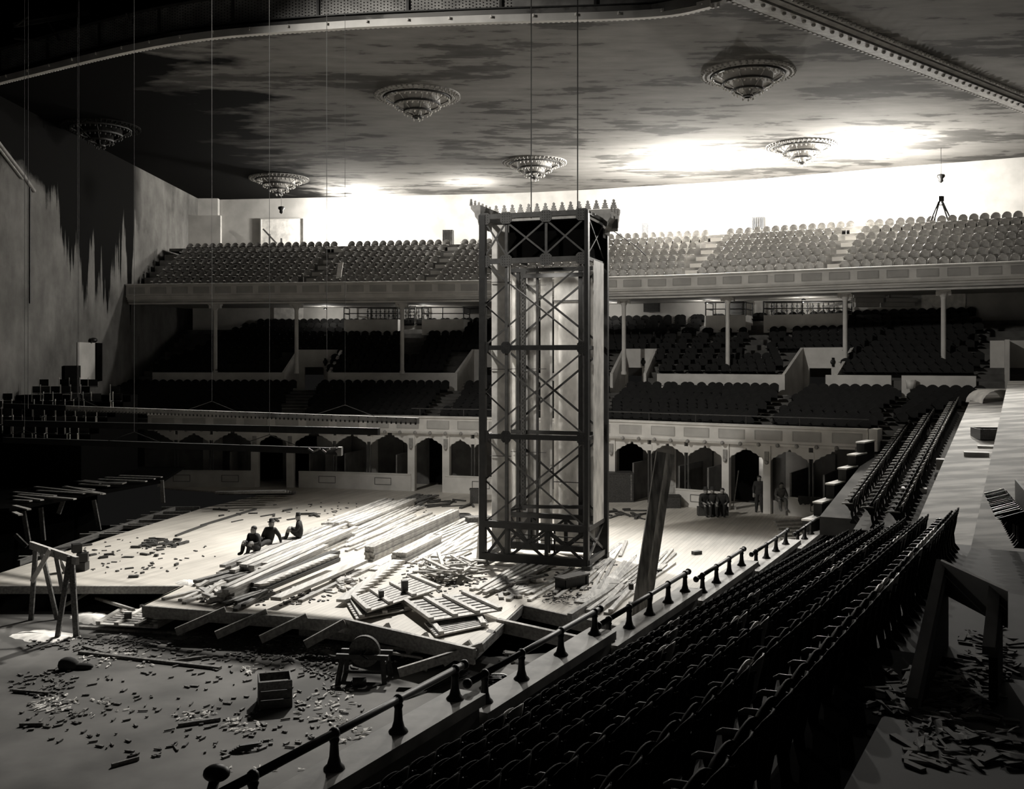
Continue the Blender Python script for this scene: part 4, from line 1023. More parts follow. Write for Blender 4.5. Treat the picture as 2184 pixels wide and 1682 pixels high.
# ceiling chandeliers -----------------------------------------------------------
def chandelier(px, py, lab, shade_tone=False):
    c = WZ(px, py, 20.0); t = thing('ceiling_chandelier', c, lab, 'chandelier', 'tiered ceiling fittings')
    mb = MB(); mb.lathe([(2.1,0),(2.1,-.05),(2.0,-.12),(1.85,-.10),(1.8,-.16),(1.68,-.12),(1.66,0)], (0,0,0), 48)
    for k in range(48):
        a = 2*math.pi*k/48; mb.sphere((2.05*math.cos(a),2.05*math.sin(a),-.08), .07, 5, 4)
        mb.sphere((1.88*math.cos(a),1.88*math.sin(a),-.14), .05, 5, 4)
    mb.build('ceiling_rose', M['shade_tone'] if shade_tone else M['ornament'], t, False)
    tiers = [(1.62,-.10,1.52),(1.14,-.42,1.06),(.68,-.74,.60),(.24,-1.02,.18)]
    for i, (r, z, ri) in enumerate(tiers):
        mb = MB(); mb.lathe([(r,z),(r,z-.09),(ri,z-.09),(ri,z)], (0,0,0), 40, True); hoop = mb.build('hoop', M['steel'], t)
        if i < 3:
            r2 = tiers[i+1][0]; z2 = tiers[i+1][1]
            mb = MB(); mb.lathe([(ri,z-.02),(r2-.02,z-.02),(r2-.02,z2)], (0,0,0), 40); mb.build('reflector', M['shade_tone'] if shade_tone else M['panelline'], t, False)
        mb = MB(); nb = max(5, int(r*2*math.pi/.27))
        for k in range(nb):
            a = 2*math.pi*k/nb; mb.sphere((.97*r*math.cos(a), .97*r*math.sin(a), z-.17), .045, 6, 5, (1,1,1.5))
        b = mb.build('bulbs', M['steelpale'] if shade_tone else M['glassbulb'], hoop, True)
        if i < 3:
            for k in range(8):
                a = 2*math.pi*(k+.35)/8; r2, z2 = tiers[i+1][0], tiers[i+1][1]
                mb = MB(); mb.tube([(r*.96*math.cos(a), r*.96*math.sin(a), z-.09),(r2*math.cos(a), r2*math.sin(a), z2)], .022, 5); mb.build('hanger_rod', M['steelpale'] if shade_tone else M['girder'], t)
chandelier(890,203,'tiered ceiling fitting hanging left of centre, the larger one above the tower\'s left')
chandelier(1595,155,'largest tiered ceiling fitting, near the ornamental band at upper right')
chandelier(1140,345,'tiered ceiling fitting just above the tower top')
chandelier(595,380,'tiered ceiling fitting above the upper left window')
chandelier(215,270,'tiered ceiling fitting lost in the black ceiling at far left', True)  # dimness of the corner painted into this fitting's darker materials
chandelier(1710,310,'tiered ceiling fitting washed out in the glare at right')

# plate girder and roof steel over the opening ---------------------------------
ge = [Vector((p.x, p.y+.25, 0)) for p in e3]
t = thing('plate_girder', (ge[40].x, ge[40].y, 20.4), 'long curved riveted plate girder above the edge of the ceiling opening', 'girder'); ch = childer(t)
ch(MB().sweep(ge, [(0,20.45),(.04,20.45),(.04,21.5),(0,21.5)]), 'web_plate', M['girder'])
for z in (20.45, 21.5): ch(MB().sweep(ge, [(-.16,z-.02),(.16,z-.02),(.16,z+.03),(-.16,z+.03)]), 'flange', M['steelpale'])
ch(MB().sweep(ge, [(-.12,20.16),(-.05,20.16),(-.05,20.34),(-.12,20.34)]), 'stiffener_angle', M['steelpale'])
mb = MB()
for i in range(8, len(ge)-1):
    n_, t_ = norm(ge, i); 
    for f_ in (0,.13,.26):
        for j in range(8):
            p = ge[i]+t_*f_-n_*.01+Vector((0,0,20.55+j*.12+(.06 if int(f_*10)%2 else 0)))
            if p.x > 0: continue
            mb.add([p+Vector((-.022,0,-.022)),p+Vector((.022,0,-.022)),p+Vector((.022,0,.022)),p+Vector((-.022,0,.022)),p+Vector((0,-.03,0))], [(0,1,4),(1,2,4),(2,3,4),(3,0,4)])
o = ch(mb, 'rivets', M['iron']); o['kind'] = 'stuff'
for i in range(12, len(ge)-1, 9):
    n_, t_ = norm(ge, i); ch(MB().bar(ge[i]-n_*.06+Vector((0,0,20.5)), ge[i]-n_*.06+Vector((0,0,21.45)), .1,.08, n_), 'stiffener', M['steelpale'])
rf = [((30,55),(190,28),.18,'long riveted roof chord at the very top left'),((30,82),(112,90),.07,'thin roof tie at top left'),((92,28),(127,87),.09,'sloping roof strut at top left'),((127,50),(190,72),.06,'faint roof brace at top left'),((200,71),(290,50),.06,'thin roof rod left of the girder'),((284,28),(285,52),.06,'short upright above the girder at left'),((284,50),(268,28),.05,'thin raking rod above the girder at left'),((284,42),(297,26),.05,'thin rod raking right above the girder'),((30,58),(60,36),.05,'thin roof rod in the top left corner'),((330,44),(352,26),.5,'pale gusset plate standing on the girder'),((385,26),(400,37),.45,'second pale gusset plate standing on the girder'),((356,26),(357,40),.22,'riveted hanger between the pale gussets')]
for a, b, w_, lab in rf:
    Y0 = 44 if a[0] < 250 else 41.5
    p = W(a[0],a[1],Y0); q = W(b[0],b[1],Y0-.5); mb = MB(); mb.bar(p, q, w_, .06, (0,1,0)); 
    if w_ > .15:
        mb.bar(p+Vector((0,-.05,w_/2)), q+Vector((0,-.05,w_/2)), .03,.06,(0,1,0)); mb.bar(p+Vector((0,-.05,-w_/2)), q+Vector((0,-.05,-w_/2)), .03,.06,(0,1,0))
    tag(rebase(mb.build('roof_member', M['girder'] if 'pale' in lab else M['steelpale']), p), lab, 'steelwork')
# roof above the opening keeps the void dark
mb = MB(); mb.box((0,52,27.2),(90,34,.2)); struct('ceiling_roof', mb, M['blacksheet'])

# suspended lighting beams at left, with bridles and wires ---------------------
def hung_beam(a, Ya, b, Yb, h, lab, m_, apexes, tip=False, teeth=False, split=None):
    p = W(a[0],a[1],Ya); q = W(b[0],b[1],Yb); t = thing('hanging_beam', p, lab, 'beam'); ch = childer(t)
    if split: 
        s_ = p.lerp(q, split); ch(MB().bar(p, s_, .14, h), 'dark_length', M['iron'], label='black left length of the beam'); ch(MB().bar(s_, q, .12, h*.9), 'pale_length', M[m_], label='pale drilled length of the beam')
        p2 = s_
    else: ch(MB().bar(p, q, .16, h), 'beam_body', M[m_]); p2 = p
    if teeth:
        mb = MB(); n = 90
        for k in range(n):
            c = p2.lerp(q, (k+.5)/n)+Vector((0,-.07,-h*.42)); mb.box(c, (.05,.03,.07))
            if k%2: mb.box(p2.lerp(q,(k+.5)/n)+Vector((0,-.07,h*.3)), (.03,.03,.03))
        ch(mb, 'drip_teeth', M['steel'])
    for f, up_ in apexes:
        c = p.lerp(q, f)+Vector((0,0,up_)); d = (q-p).normalized()
        ch(MB().tube([p.lerp(q,f)-d*1.15+Vector((0,0,h/2)), c, p.lerp(q,f)+d*1.15+Vector((0,0,h/2))], .012, 5), 'bridle', M['steelpale'])
        mb = MB(); mb.tube([c, Vector((c.x,c.y,27))], .007, 5); tag(rebase(mb.build('hanging_wire', M['steelpale']), c), 'thin pale wire from the roof to the %s' % lab[:34].split(',')[0], 'wire', 'wires of the '+lab[:30])
    if tip:
        mb = MB(); rr = random.Random(2)
        for k in range(7): c = q+Vector((-.9+.14*k,-.1,rr.uniform(-.02,.1))); mb.bar(c, c+Vector((rr.uniform(.05,.16),0,rr.uniform(-.12,.12))), .05,.05)
        mb.box(q+Vector((.05,0,0)), (.12,.3,.26)); ch(mb, 'end_clamps', M['girder'])
hung_beam((10,865),39.6,(892,897),30,.20,'top hanging beam, black at left and pale with teeth along its right','girder',[(.22,.42),(.57,.42),(.86,.42)],False,True,.19)
hung_beam((10,902),36.5,(808,920),31,.22,'middle hanging beam, plain black','iron',[],False)
hung_beam((10,938),35.7,(722,962),30,.20,'lowest hanging beam, black with clamps on its right end','iron',[(.07,.38),(.43,.42),(.82,.45)],True)
for px in (168, 697, 60):
    p = W(px, 900, 36 if px < 500 else 31); mb = MB(); mb.tube([p+Vector((0,0,2 if px==697 else .5)), Vector((p.x,p.y,27))], .010, 5)
    tag(rebase(mb.build('hanging_wire', M['steelpale']), p), 'thin pale wire hanging free, %s' % {168:'left of the black ceiling fitting',697:'left of centre',60:'at the far left edge'}[px], 'wire')

# leaning double timber ---------------------------------------------------------
t = thing('leaning_timber', WZ(1363,1312,0), 'pair of thick weathered timbers leaning upright beside the iron rail', 'timber'); ch = childer(t)
b0 = WZ(1357,1314,0); b1 = WZ(1376,1310,0)
ch(MB().bar(b0, W(1410,964,27.6), .27,.16, (0,1,0)), 'timber_baulk', M['baulk']); ch(MB().bar(b1, W(1428,968,27.9), .26,.16, (0,1,0)), 'timber_baulk', M['baulk'])
for y_ in (1250,1290): ch(MB().box(W(1346,y_,27.1), (.12,.16,.16)), 'cleat', M['oldwood'])

# ================================================================ FLOOR EDGES
def facebeam(p, q, h, lab_name='floor_edge', z=0, m_='pine2', w_=.08):
    mb = MB(); P, Q = WZ(*p, z), WZ(*q, z); mb.bar(P-Vector((0,0,h/2)), Q-Vector((0,0,h/2)), w_, h); struct(lab_name, mb, M[m_])
facebeam((-60,1249),(392,1249),.24); facebeam((390,1250),(305,1291),.2,m_='oldwood'); facebeam((305,1291),(735,1323),.32); facebeam((735,1323),(1012,1387),.34)
facebeam((1012,1387),(1115,1290),.22,m_='oldwood'); facebeam((1115,1290),(1335,1338),.36)
# beams in the pit
o = MB().bar(WZ(1062,1332,-.1), WZ(1240,1372,-.1), .14,.34).build('floor_beam', M['pine2']); rebase(o, WZ(1062,1332,-.1)); tag(o, 'square pale beam spanning the open pit beside the rail', 'beam')
o = MB().bar(WZ(1050,1345,.02), WZ(1003,1396,-.4), .22,.08).build('plank', M['pine2']); rebase(o, WZ(1003,1396,-.4)); tag(o, 'pale plank laid along the left edge of the open pit', 'plank')
o = MB().bar(WZ(1100,1350,-.6), WZ(1075,1385,-2.2), .1,.1).build('pit_brace', M['oldwood']); rebase(o, WZ(1100,1350,-.6)); tag(o, 'dim brace going down inside the open pit', 'timber')
for a, b, lab in (((130,1295),(205,1254),'thin stick leaning across the left pit opening'),((205,1275),(285,1300),'dim rafter inside the left pit opening')):
    o = MB().bar(WZ(*a,-.6), WZ(*b,-.35), .08,.08).build('pit_brace', M['pine2']); rebase(o, WZ(*a,-.6)); tag(o, lab, 'timber')
# joists running from deck edge down over the concrete
js = [((482,1301),(376,1347)),((570,1306),(461,1354)),((655,1315),(556,1363)),((736,1327),(651,1374)),((830,1336),(795,1368)),((912,1356),(868,1388)),((1005,1372),(945,1412)),((1030,1378),(850,1434))]
for i, (a, b) in enumerate(js):
    P = WZ(*a, .03); Q = WZ(*b, -.5); o = MB().bar(P, Q, .10,.22).bar(P.lerp(Q,.45)+Vector((.12,0,.03)), P.lerp(Q,.62)+Vector((.12,0,.03)), .12,.16).build('joist', M['pine2']); rebase(o, P)
    tag(o, 'bare joist sticking out from the deck front over the concrete, %s' % ['farthest left','second from the left','third from the left','fourth from the left','just behind the grindstone','right of the grindstone','near the pit corner','longest, near the pit'][i], 'joist')
for a, b, z, w_, lab in (((300,1296),(735,1330),-.62,.1,'long notched sleeper under the left joists'),((640,1345),(1000,1388),-.55,.12,'pale sleeper beam under the right joists'),((735,1327),(1012,1392),-.02,.12,'long header beam running to the pit corner'),((795,1375),(925,1392),-.6,.08,'low pale board behind the grindstone')):
    P, Q = WZ(*a,z), WZ(*b,z); o = MB().bar(P,Q,w_,.22 if w_>.09 else .08).build('sleeper_beam', M['pine2']); rebase(o,P); tag(o, lab, 'beam')
# left edge joists over the dark void
for i, (y_, x0, x1) in enumerate([(1084,345,412),(1094,320,392),(1101,300,372),(1112,270,345),(1120,255,322),(1124,235,300),(1138,190,270),(1142,170,245),(1180,70,150),(1190,40,110)]):
    P = WZ(x0,y_,-.12); Q = WZ(x1+14,y_-1,-.12); o = MB().bar(P,Q,.09,.16).build('joist', M['pine2']); rebase(o,P); tag(o, 'thin joist crossing the black void left of the deck', 'joist', 'joists at the left deck edge')
P, Q = WZ(40,1200,-.1), WZ(372,1084,-.1); o = MB().bar(P,Q,.1,.2).build('ledger_beam', M['oldwood']); rebase(o,P); tag(o, 'long dim ledger carrying the left joists', 'beam')
# raised dark platform at far left with loose boards on top
pa, pb = WZ(345,1022,1.5), WZ(20,1080,1.5)
mb = MB(); mb.prism([(pa.x,pa.y),(pb.x,pb.y),(-25,pb.y-2),(-25,52),(pa.x-1,52)], 1.32, 1.44); struct('floor_platform', mb, M['blacksheet'])  # black platform: shade put into its colour
mb = MB(); mb.prism([(pa.x-3.2,pa.y),(pb.x-3.2,pb.y),(pb.x-3.0,pb.y),(pa.x-3.0,pa.y)], -4, 1.3); struct('wall_platform', mb, M['blacksheet'])  # black sheet painting the shaded space under the platform
rb = random.Random(21)
for i, (x0,y0,x1,y1) in enumerate([(30,1049,118,1057),(75,1038,218,1053),(40,1054,160,1064),(135,1038,200,1044),(30,1058,90,1066),(210,1022,312,1026),(225,1018,330,1021),(255,1014,345,1017),(170,1032,232,1036),(80,1046,180,1052),(30,1066,66,1068),(30,1078,62,1086),(30,1092,44,1098),(140,1037,222,1053)]):
    z = 1.5+.03*(i%3); P, Q = WZ(x0,y0,z), WZ(x1,y1,z); o = MB().bar(P,Q,.16,.05).build('loose_board', M['pine2']); rebase(o,P); tag(o, 'loose dim board lying on the raised platform at far left', 'board', 'boards on the left platform')
P, Q = WZ(118,1020,1.62), WZ(222,1030,1.62); o = MB().bar(P,Q,.5,.06).bar(Q,Q+Vector((.9,0,0)),.5,.06).build('wide_board', M['oldwood']); rebase(o,P); tag(o, 'wide dark board on edge at the back of the left platform', 'board')
for px, y0, y1, dx, lab in ((87,1082,1152,6,'upright post under the left platform'),(200,1066,1130,12,'slanting post under the middle of the left platform'),(345,1024,1072,3,'post at the right corner of the left platform'),(50,1090,1160,12,'slanting post under the far left platform edge'),(125,1095,1062,12,'short raking stick under the left platform'),(32,1140,1165,25,'low raking brace at the far left edge')):
    Y = 38.3+(px-20)/325*7.5; o = MB().bar(W(px,y0,Y), W(px+dx,y1,Y), .16,.1,(0,1,0)).build('prop_post', M['oldwood']); rebase(o, W(px,y0,Y)); tag(o, lab, 'post')
# low dark plank heap in front of the leftmost box wall
for k in range(8):
    P, Q = WZ(470+rb.uniform(-10,40),1052-k*.4,.1+k*.1), WZ(600+rb.uniform(0,40),1050-k*.4,.1+k*.1); o = MB().bar(P,Q,.4,.1).build('plank', M['oldwood']); rebase(o,P); tag(o, 'dim plank in the low heap before the leftmost box fronts', 'plank', 'heap by the left boxes')

# ================================================================ LUMBER
pm_ = [M['pine'], M['pine'], M['pine2']]
def plank(P, Q, w_, h, lab, grp, m_=None, name='plank'):
    mb = MB(); mid = P.lerp(Q, .5); bow = R.uniform(-.012,.012)
    mb.bar(P, mid+Vector((0,0,bow)), w_, h); mb.bar(mid+Vector((0,0,bow)), Q, w_, h)
    o = mb.build(name, m_ or R.choice(pm_)); rebase(o, mid); return tag(o, lab, 'plank', grp)
def pile(a, b, width, layers, per, bw, bh, lab, grp, jit=.4, skew=.0, m_=None, z0=0.0, crooked=.02):
    P, Q = WZ(*a, 0), WZ(*b, 0); d = (Q-P); L = d.length; d.normalize(); s = Vector((d.y,-d.x,0))
    for k in range(layers):
        for j in range(per):
            o_ = -width/2+width*(j+.5)/per+R.uniform(-.03,.03); sk = R.uniform(-skew,skew)
            e0, e1 = R.uniform(-jit,jit), R.uniform(-jit,jit)
            z = z0+bh*(k+.5)
            plank(P+s*(o_-sk)+d*e0+Vector((0,0,z+R.uniform(0,.004))), Q+s*(o_+sk)+d*e1+Vector((0,0,z+R.uniform(0,crooked))), bw, bh*.94, lab, grp, m_)
pile((527,1229),(712,1146),1.7,4,7,.21,.10,'pale plank in the broad stack the men sit on','broad stack with the men',.5,.10)
pile((452,1250),(560,1215),.9,2,4,.19,.09,'plank at the near ragged end of the broad stack','near end of the broad stack',.5,.2,M['oldwood'])
pile((478,1287),(684,1190),.42,5,2,.20,.09,'plank in the tall narrow stack in front of the broad stack','tall narrow stack at left',.25,.03)
pile((500,1297),(560,1268),.6,2,3,.15,.07,'plank at the foot of the tall narrow stack','stack foot at left',.3,.2,M['oldwood'])
pile((405,1280),(500,1245),1.1,1,6,.15,.07,'short plank scattered at the left end of the stacks','left end scatter',.6,.35)
pile((724,1126),(850,1076),1.6,3,7,.2,.09,'plank in the farthest stack, behind the other lumber','farthest stack',.5,.05)
pile((870,1076),(905,1062),1.2,2,5,.2,.08,'dark plank at the shaded far end of the lumber','shaded far planks',.5,.2,M['oldwood'])
pile((716,1158),(880,1088),.8,2,6,.11,.06,'slim plank in the loose spread behind the square stack','loose spread behind',.8,.25)
pile((745,1170),(905,1100),1.0,1,7,.13,.07,'slim plank next to the square stack','slim planks by the square stack',.8,.25)
pile((788,1196),(972,1110),.36,5,2,.17,.10,'plank in the tall square stack pointing at the tower','tall square stack',.06,.0,M['pine2'])
pile((850,1200),(928,1160),.55,4,3,.17,.09,'plank in the short square stack near the tower','short square stack',.08,.02)
pile((800,1215),(920,1152),.3,1,2,.2,.06,'plank lying beside the short square stack','beside the short stack',.4,.1)
pile((865,1200),(1000,1118),1.6,1,12,.10,.07,'thin plank in the field of boards left of the tower','board field left of the tower',1.0,.3)
pile((905,1200),(1025,1140),1.7,1,9,.13,.06,'thin board lying nearest the tower foot','boards at the tower foot',1.0,.3)
pile((930,1150),(1020,1108),1.0,2,5,.12,.07,'board in the low heap behind the left tower foot','heap behind the tower foot',.6,.2)
plank(WZ(588,1277,.25), WZ(775,1196,.25), .34,.1,'long wide plank lying across the middle of the lumber','wide plank')
plank(WZ(640,1281,.04), WZ(800,1206,.04), .16,.08,'long narrow plank in front of the wide one','long narrow plank')
pile((1040,1266),(1160,1200),1.0,2,5,.13,.08,'plank in the pile in front of the tower','pile before the tower',.6,.3)
pile((1075,1276),(1120,1245),1.1,1,6,.15,.08,'short plank end before the tower','short ends before the tower',.5,.9)
pile((1150,1272),(1262,1208),.9,1,7,.12,.07,'plank right of the pile before the tower','planks below the tower right side',.7,.2)
pile((1240,1268),(1320,1190),1.4,1,9,.11,.06,'long thin board right of the tower','thin boards right of the tower',.9,.25)
pile((1240,1286),(1368,1190),.36,1,1,.42,.05,'wide board lying flat between the tower and the leaning timber','wide flat board',.1,0)
pile((1305,1278),(1392,1200),1.3,1,9,.10,.06,'thin board close to the leaning timber','thin boards by the leaning timber',.8,.2)
pile((1265,1310),(1330,1262),.8,2,5,.13,.07,'board in the bundle by the corner of the rail','bundle by the rail',.4,.15)
pile((1385,1222),(1425,1178),.6,1,4,.10,.06,'thin board right of the leaning timber','boards right of the timber',.5,.15)
pile((1300,1190),(1330,1160),.5,1,4,.12,.06,'short board at the right foot of the tower','boards at the right tower foot',.4,.2)
plank(WZ(1215,1316,.1), WZ(1292,1268,.1), .14,.2,'squared timber ending at the pit corner','squared timber',M['pine2'])
plank(WZ(180,1120,0.05), WZ(470,1106,0.05), .06,.06,'long dark strip lying on the open deck at left','deck strip',M['darkwood']) if False else None
for a, b, w_, lab in (((375,1142),(440,1118),.1,'dark lath on the open deck at left'),((430,1120),(545,1085),.14,'long dark lath running away over the open deck'),((690,1135),(740,1112),.12,'lath behind the seated men'),((110,1172),(195,1160),.16,'dark board at the far left of the deck'),((455,1085),(485,1087),.1,'short dark board at the back of the open deck')):
    plank(WZ(*a,.04), WZ(*b,.04), w_,.06,lab,None,M['darkwood'])
for a, b, w_, lab in (((170,1390),(470,1424),.13,'long dark batten lying on the concrete at left'),((168,1336),(392,1351),.16,'pale plank on the concrete before the battened panel'),((180,1378),(230,1392),.14,'short dark batten near the sawdust'),((360,1410),(440,1400),.08,'thin stick on the concrete'),((238,1632),(296,1616),.05,'dark stick near the bottom left of the floor'),((42,1545),(92,1544),.05,'thin dark stick low at the far left'),((380,1545),(470,1532),.10,'dark lath among paper scraps'),((30,1472),(105,1478),.07,'dark lath at the left edge of the floor'),((860,1440),(890,1422),.1,'thin board near the parapet'),((610,1355),(690,1362),.06,'thin strip under the joists'),((690,1388),(722,1402),.22,'thick dark board end left of the grindstone')):
    P, Q = WZ(*a,-.76), WZ(*b,-.76); o = MB().bar(P,Q,w_,.07).build('batten', M['oldwood'] if w_<.15 else M['pine2']); rebase(o,P); tag(o, lab, 'batten')
# bundle of rods beyond the first rail
for k in range(12):
    a = R.uniform(-8,8); P, Q = WZ(870+a+k*2,1490-k*2.2,-.78), WZ(1000+R.uniform(-20,10),1437-k*2+R.uniform(-4,4),-.76)
    o = MB().tube([P,Q],.018,5).build('rod', M['steel']); rebase(o,P); tag(o, 'thin dark rod in the bundle lying beyond the first rail', 'rod', 'bundle of rods')
# toothed stair stringers
def stringer(a, b, z, wid, n, th, lab, side=1):
    P, Q = WZ(*a,z), WZ(*b,z); d = Q-P; L = d.length; d.normalize(); s = Vector((d.y,-d.x,0))*side; poly = [P-s*wid*.5, Q-s*wid*.5]
    for k in range(n, 0, -1):
        poly += [P+d*(L*k/n)+s*(wid*.12), P+d*(L*(k-.15)/n)+s*(wid*.62)]
    poly += [P+s*(wid*.12)]
    mb = MB(); mb.extrude([p for p in poly], (0,0,th)); o = mb.build('stair_stringer', M['pine']); rebase(o, P); return tag(o, lab, 'stringer')
stringer((552,1250),(712,1186),.42,.34,15,.07,'toothed stair stringer lying on top of the stack at left')
pile((540,1268),(715,1196),.34,3,2,.17,.12,'dark plank under the left stair stringer','planks under the stringer',.1,.0,M['darkwood'])
stringer((732,1284),(850,1198),.12,.42,13,.08,'toothed stair stringer lying in front of the square stack')
# battened panels
def panel(c4, z, bats, lab, dz=.0, n=8):
    c = [WZ(x,y,zz) for (x,y),zz in zip(c4, z)]; t = thing('battened_panel', c[0], lab, 'panel'); ch = childer(t); u = Vector((0,0,.04))
    bd = ch(MB().extrude(c, u), 'boarding', M['pine'])
    mb = MB()
    for k in range(1,n):
        f = k/n; mb.bar(c[0].lerp(c[1],f)+u*1.1, c[3].lerp(c[2],f)+u*1.1, .02,.02)
    ch(mb, 'board_seams', M['oldwood'], False, bd)
    for f in bats: ch(MB().bar(c[0].lerp(c[3],f)+u*2, c[1].lerp(c[2],f)+u*2, .14,.07), 'batten', M['pine'])
panel([(751,1277),(783,1307),(940,1256),(881,1231)],[.15,.25,.3,.15],[.02,.3,.62,.98],'battened board panel lying on the rubble, left one of the two near the tower')
panel([(862,1286),(917,1326),(1070,1303),(990,1267)],[.2,.2,.2,.25],[.02,.35,.66,.98],'battened board panel lying on the deck, right one near the pit')
panel([(905,1330),(930,1358),(1042,1334),(1030,1312)],[.05,.05,.05,.05],[.1,.9],'small board panel half under the right battened panel')
panel([(738,1285),(760,1322),(880,1300),(860,1270)],[.05,.05,.05,.05],[.1,.5,.9],'dark board panel half hidden under the left battened panel')
panel([(262,1300),(205,1333),(336,1340),(408,1303)],[-.6,-.62,-.6,-.55],[.03,.33,.66,.97],'battened panel lying on the concrete before the left pit')
# wooden block standing on panels
for (x,y,z,s_,lab) in ((863,1262,.3,(.18,.18,.34),'upright wood block on the left battened panel'),(813,1274,.3,(.14,.14,.2),'small wood block on the left battened panel'),(273,1318,-.5,(.2,.15,.16),'small dark block on the far left battened panel'),(320,1316,-.48,(.2,.15,.3),'taller dark block on the far left battened panel')):
    p = WZ(x,y,z); o = MB().box(p+Vector((0,0,s_[2]/2)), s_, .3).build('wood_block', M['darkwood']); rebase(o,p); tag(o, lab, 'block')
# rubble: offcuts by cluster
def offcuts(cx, cy, rx, ry, n, z, lmin, lmax, lab, grp, m_=None, zz=.0, w_=(.06,.16), bend=1.5):
    for k in range(n):
        a, r_ = R.uniform(0,6.28), math.sqrt(R.random()); x, y = cx+rx*r_*math.cos(a), cy+ry*r_*math.sin(a); L = R.uniform(lmin,lmax)
        p = WZ(x,y,z); th = R.uniform(-bend,bend)+1.2; d = Vector((math.cos(th),math.sin(th),R.uniform(-.12,.25)*(1 if zz else .1)))*L/2; hh = R.uniform(.03,.09)
        c = p+Vector((0,0,hh/2+R.uniform(0,zz)+abs(d.z)))
        o = MB().bar(c-d, c+d, R.uniform(*w_), hh).build('offcut', m_ or R.choice(pm_)); rebase(o, c); tag(o, lab, 'offcut', grp)
offcuts(960,1222,62,24,55,0,.3,1.3,'offcut in the rubble heap before the tower','rubble heap before the tower',None,.35)
offcuts(745,1236,38,16,34,0,.15,.35,'small square block scattered around the middle stringer','blocks by the stringer',None,.06,(.12,.2))
offcuts(690,1262,70,14,22,0,.15,.6,'small offcut on the deck front edge','offcuts on the deck edge')
offcuts(455,1262,48,22,22,0,.2,.8,'offcut around the left ends of the stacks','offcuts at the left ends',None,.1)
offcuts(345,1160,52,10,30,0,.12,.7,'dark offcut scattered on the open deck at left','dark offcuts on the deck',M['darkwood'])
offcuts(290,1195,110,38,20,0,.1,.4,'dark scrap far out on the open deck','dark scraps on the deck',M['darkwood'])
offcuts(560,1100,120,14,14,0,.2,.8,'dark offcut at the back of the deck','dark offcuts at the back',M['darkwood'])
offcuts(1110,1245,40,12,14,0,.2,.7,'offcut in the small heap below the tower','offcuts below the tower',M['pine2'],.15)
offcuts(960,1075,70,9,16,0,.3,1.6,'dark scrap before the shaded boxes','dark scraps by the boxes',M['darkwood'])
offcuts(1345,1095,60,9,16,0,.3,1.5,'dark scrap in front of the seated men','dark scraps by the men',M['darkwood'])
offcuts(1300,1245,70,35,12,0,.15,.5,'offcut among the boards right of the tower','offcuts right of the tower')
offcuts(1085,1400,30,12,5,-.8,.2,.5,'offcut on the concrete near the pit','offcuts near the pit',M['pine2'])
for x,y,l,lab in ((1486,1178,.35,'short dark block alone on the bright deck at right'),(1404,1217,.18,'small dark block right of the leaning timber')):
    p = WZ(x,y,.06); o = MB().box(p,(l,.18,.12),.5).build('wood_block', M['darkwood']); rebase(o,p); tag(o, lab, 'block')
# nails heap, coil
p = WZ(1205,1278,.01); mb = MB()
for k in range(90):
    a = R.uniform(0,6.28); c = p+Vector((R.gauss(0,.45),R.gauss(0,.35),.02)); mb.bar(c, c+Vector((math.cos(a)*.14,math.sin(a)*.14,.02)), .015,.015)
tag(rebase(mb.build('spilled_nails', M['iron']), p), 'spill of dark nails on the deck near the pit', 'nails', None, 'stuff')
def coil(p, r, lab, m_): 
    mb = MB()
    for k in range(5): mb.tube([(p.x+(r-.05*k%.12)*math.cos(2*math.pi*i/14+k), p.y+(r-.03*k)*math.sin(2*math.pi*i/14+k), p.z+.03+.045*k) for i in range(15)], .025, 5)
    tag(rebase(mb.build('rope_coil', m_), p), lab, 'rope')
coil(WZ(988,1106,0), .38, 'coil of rope behind the left tower foot', M['darkwood']); coil(WZ(925,1418,-.8), .3, 'dark coil of cable beyond the first rail post', M['iron'])
coil(WZ(1060,1462,-.8), .35, 'dark coil of cable right beside the second parapet section', M['iron'])
# dark box on the deck, black box
for (x,y,s_,rz,lab,m_,z) in ((1220,1252,(1.1,.4,.38),.75,'closed dark box standing on the boards before the tower','iron',0),(1316,1068,(1.5,1.0,1.45),.05,'tall dark crate just right of the tower by the boxes','darkwood',0),(1432,1082,(.8,.5,.6),0,'small dark chest behind the leaning timber','darkwood',0),(1018,1072,(.7,.5,.7),0,'dark chest half hidden left of the tower','darkwood',0),(1020,1118,(1.0,.5,.35),.4,'dark topped case at the left tower foot','darkwood',0)):
    p = WZ(x,y,z); t = thing('wooden_chest', p, lab, 'box', None, rz); MB().box((0,0,s_[2]/2-.02), (s_[0],s_[1],s_[2]-.04)).build('chest_body', M[m_], t); MB().box((0,0,s_[2]-.02), (s_[0]+.06,s_[1]+.06,.05)).build('lid', M['oldwood' if 'topped' in lab or 'closed' in lab else m_], t)
    for q in (-1,1): MB().box((q*s_[0]*.42,-s_[1]/2-.015,s_[2]/2), (.08,.03,s_[2]*.9)).build('cleat', M['oldwood' if 'crate' in lab else m_], t)
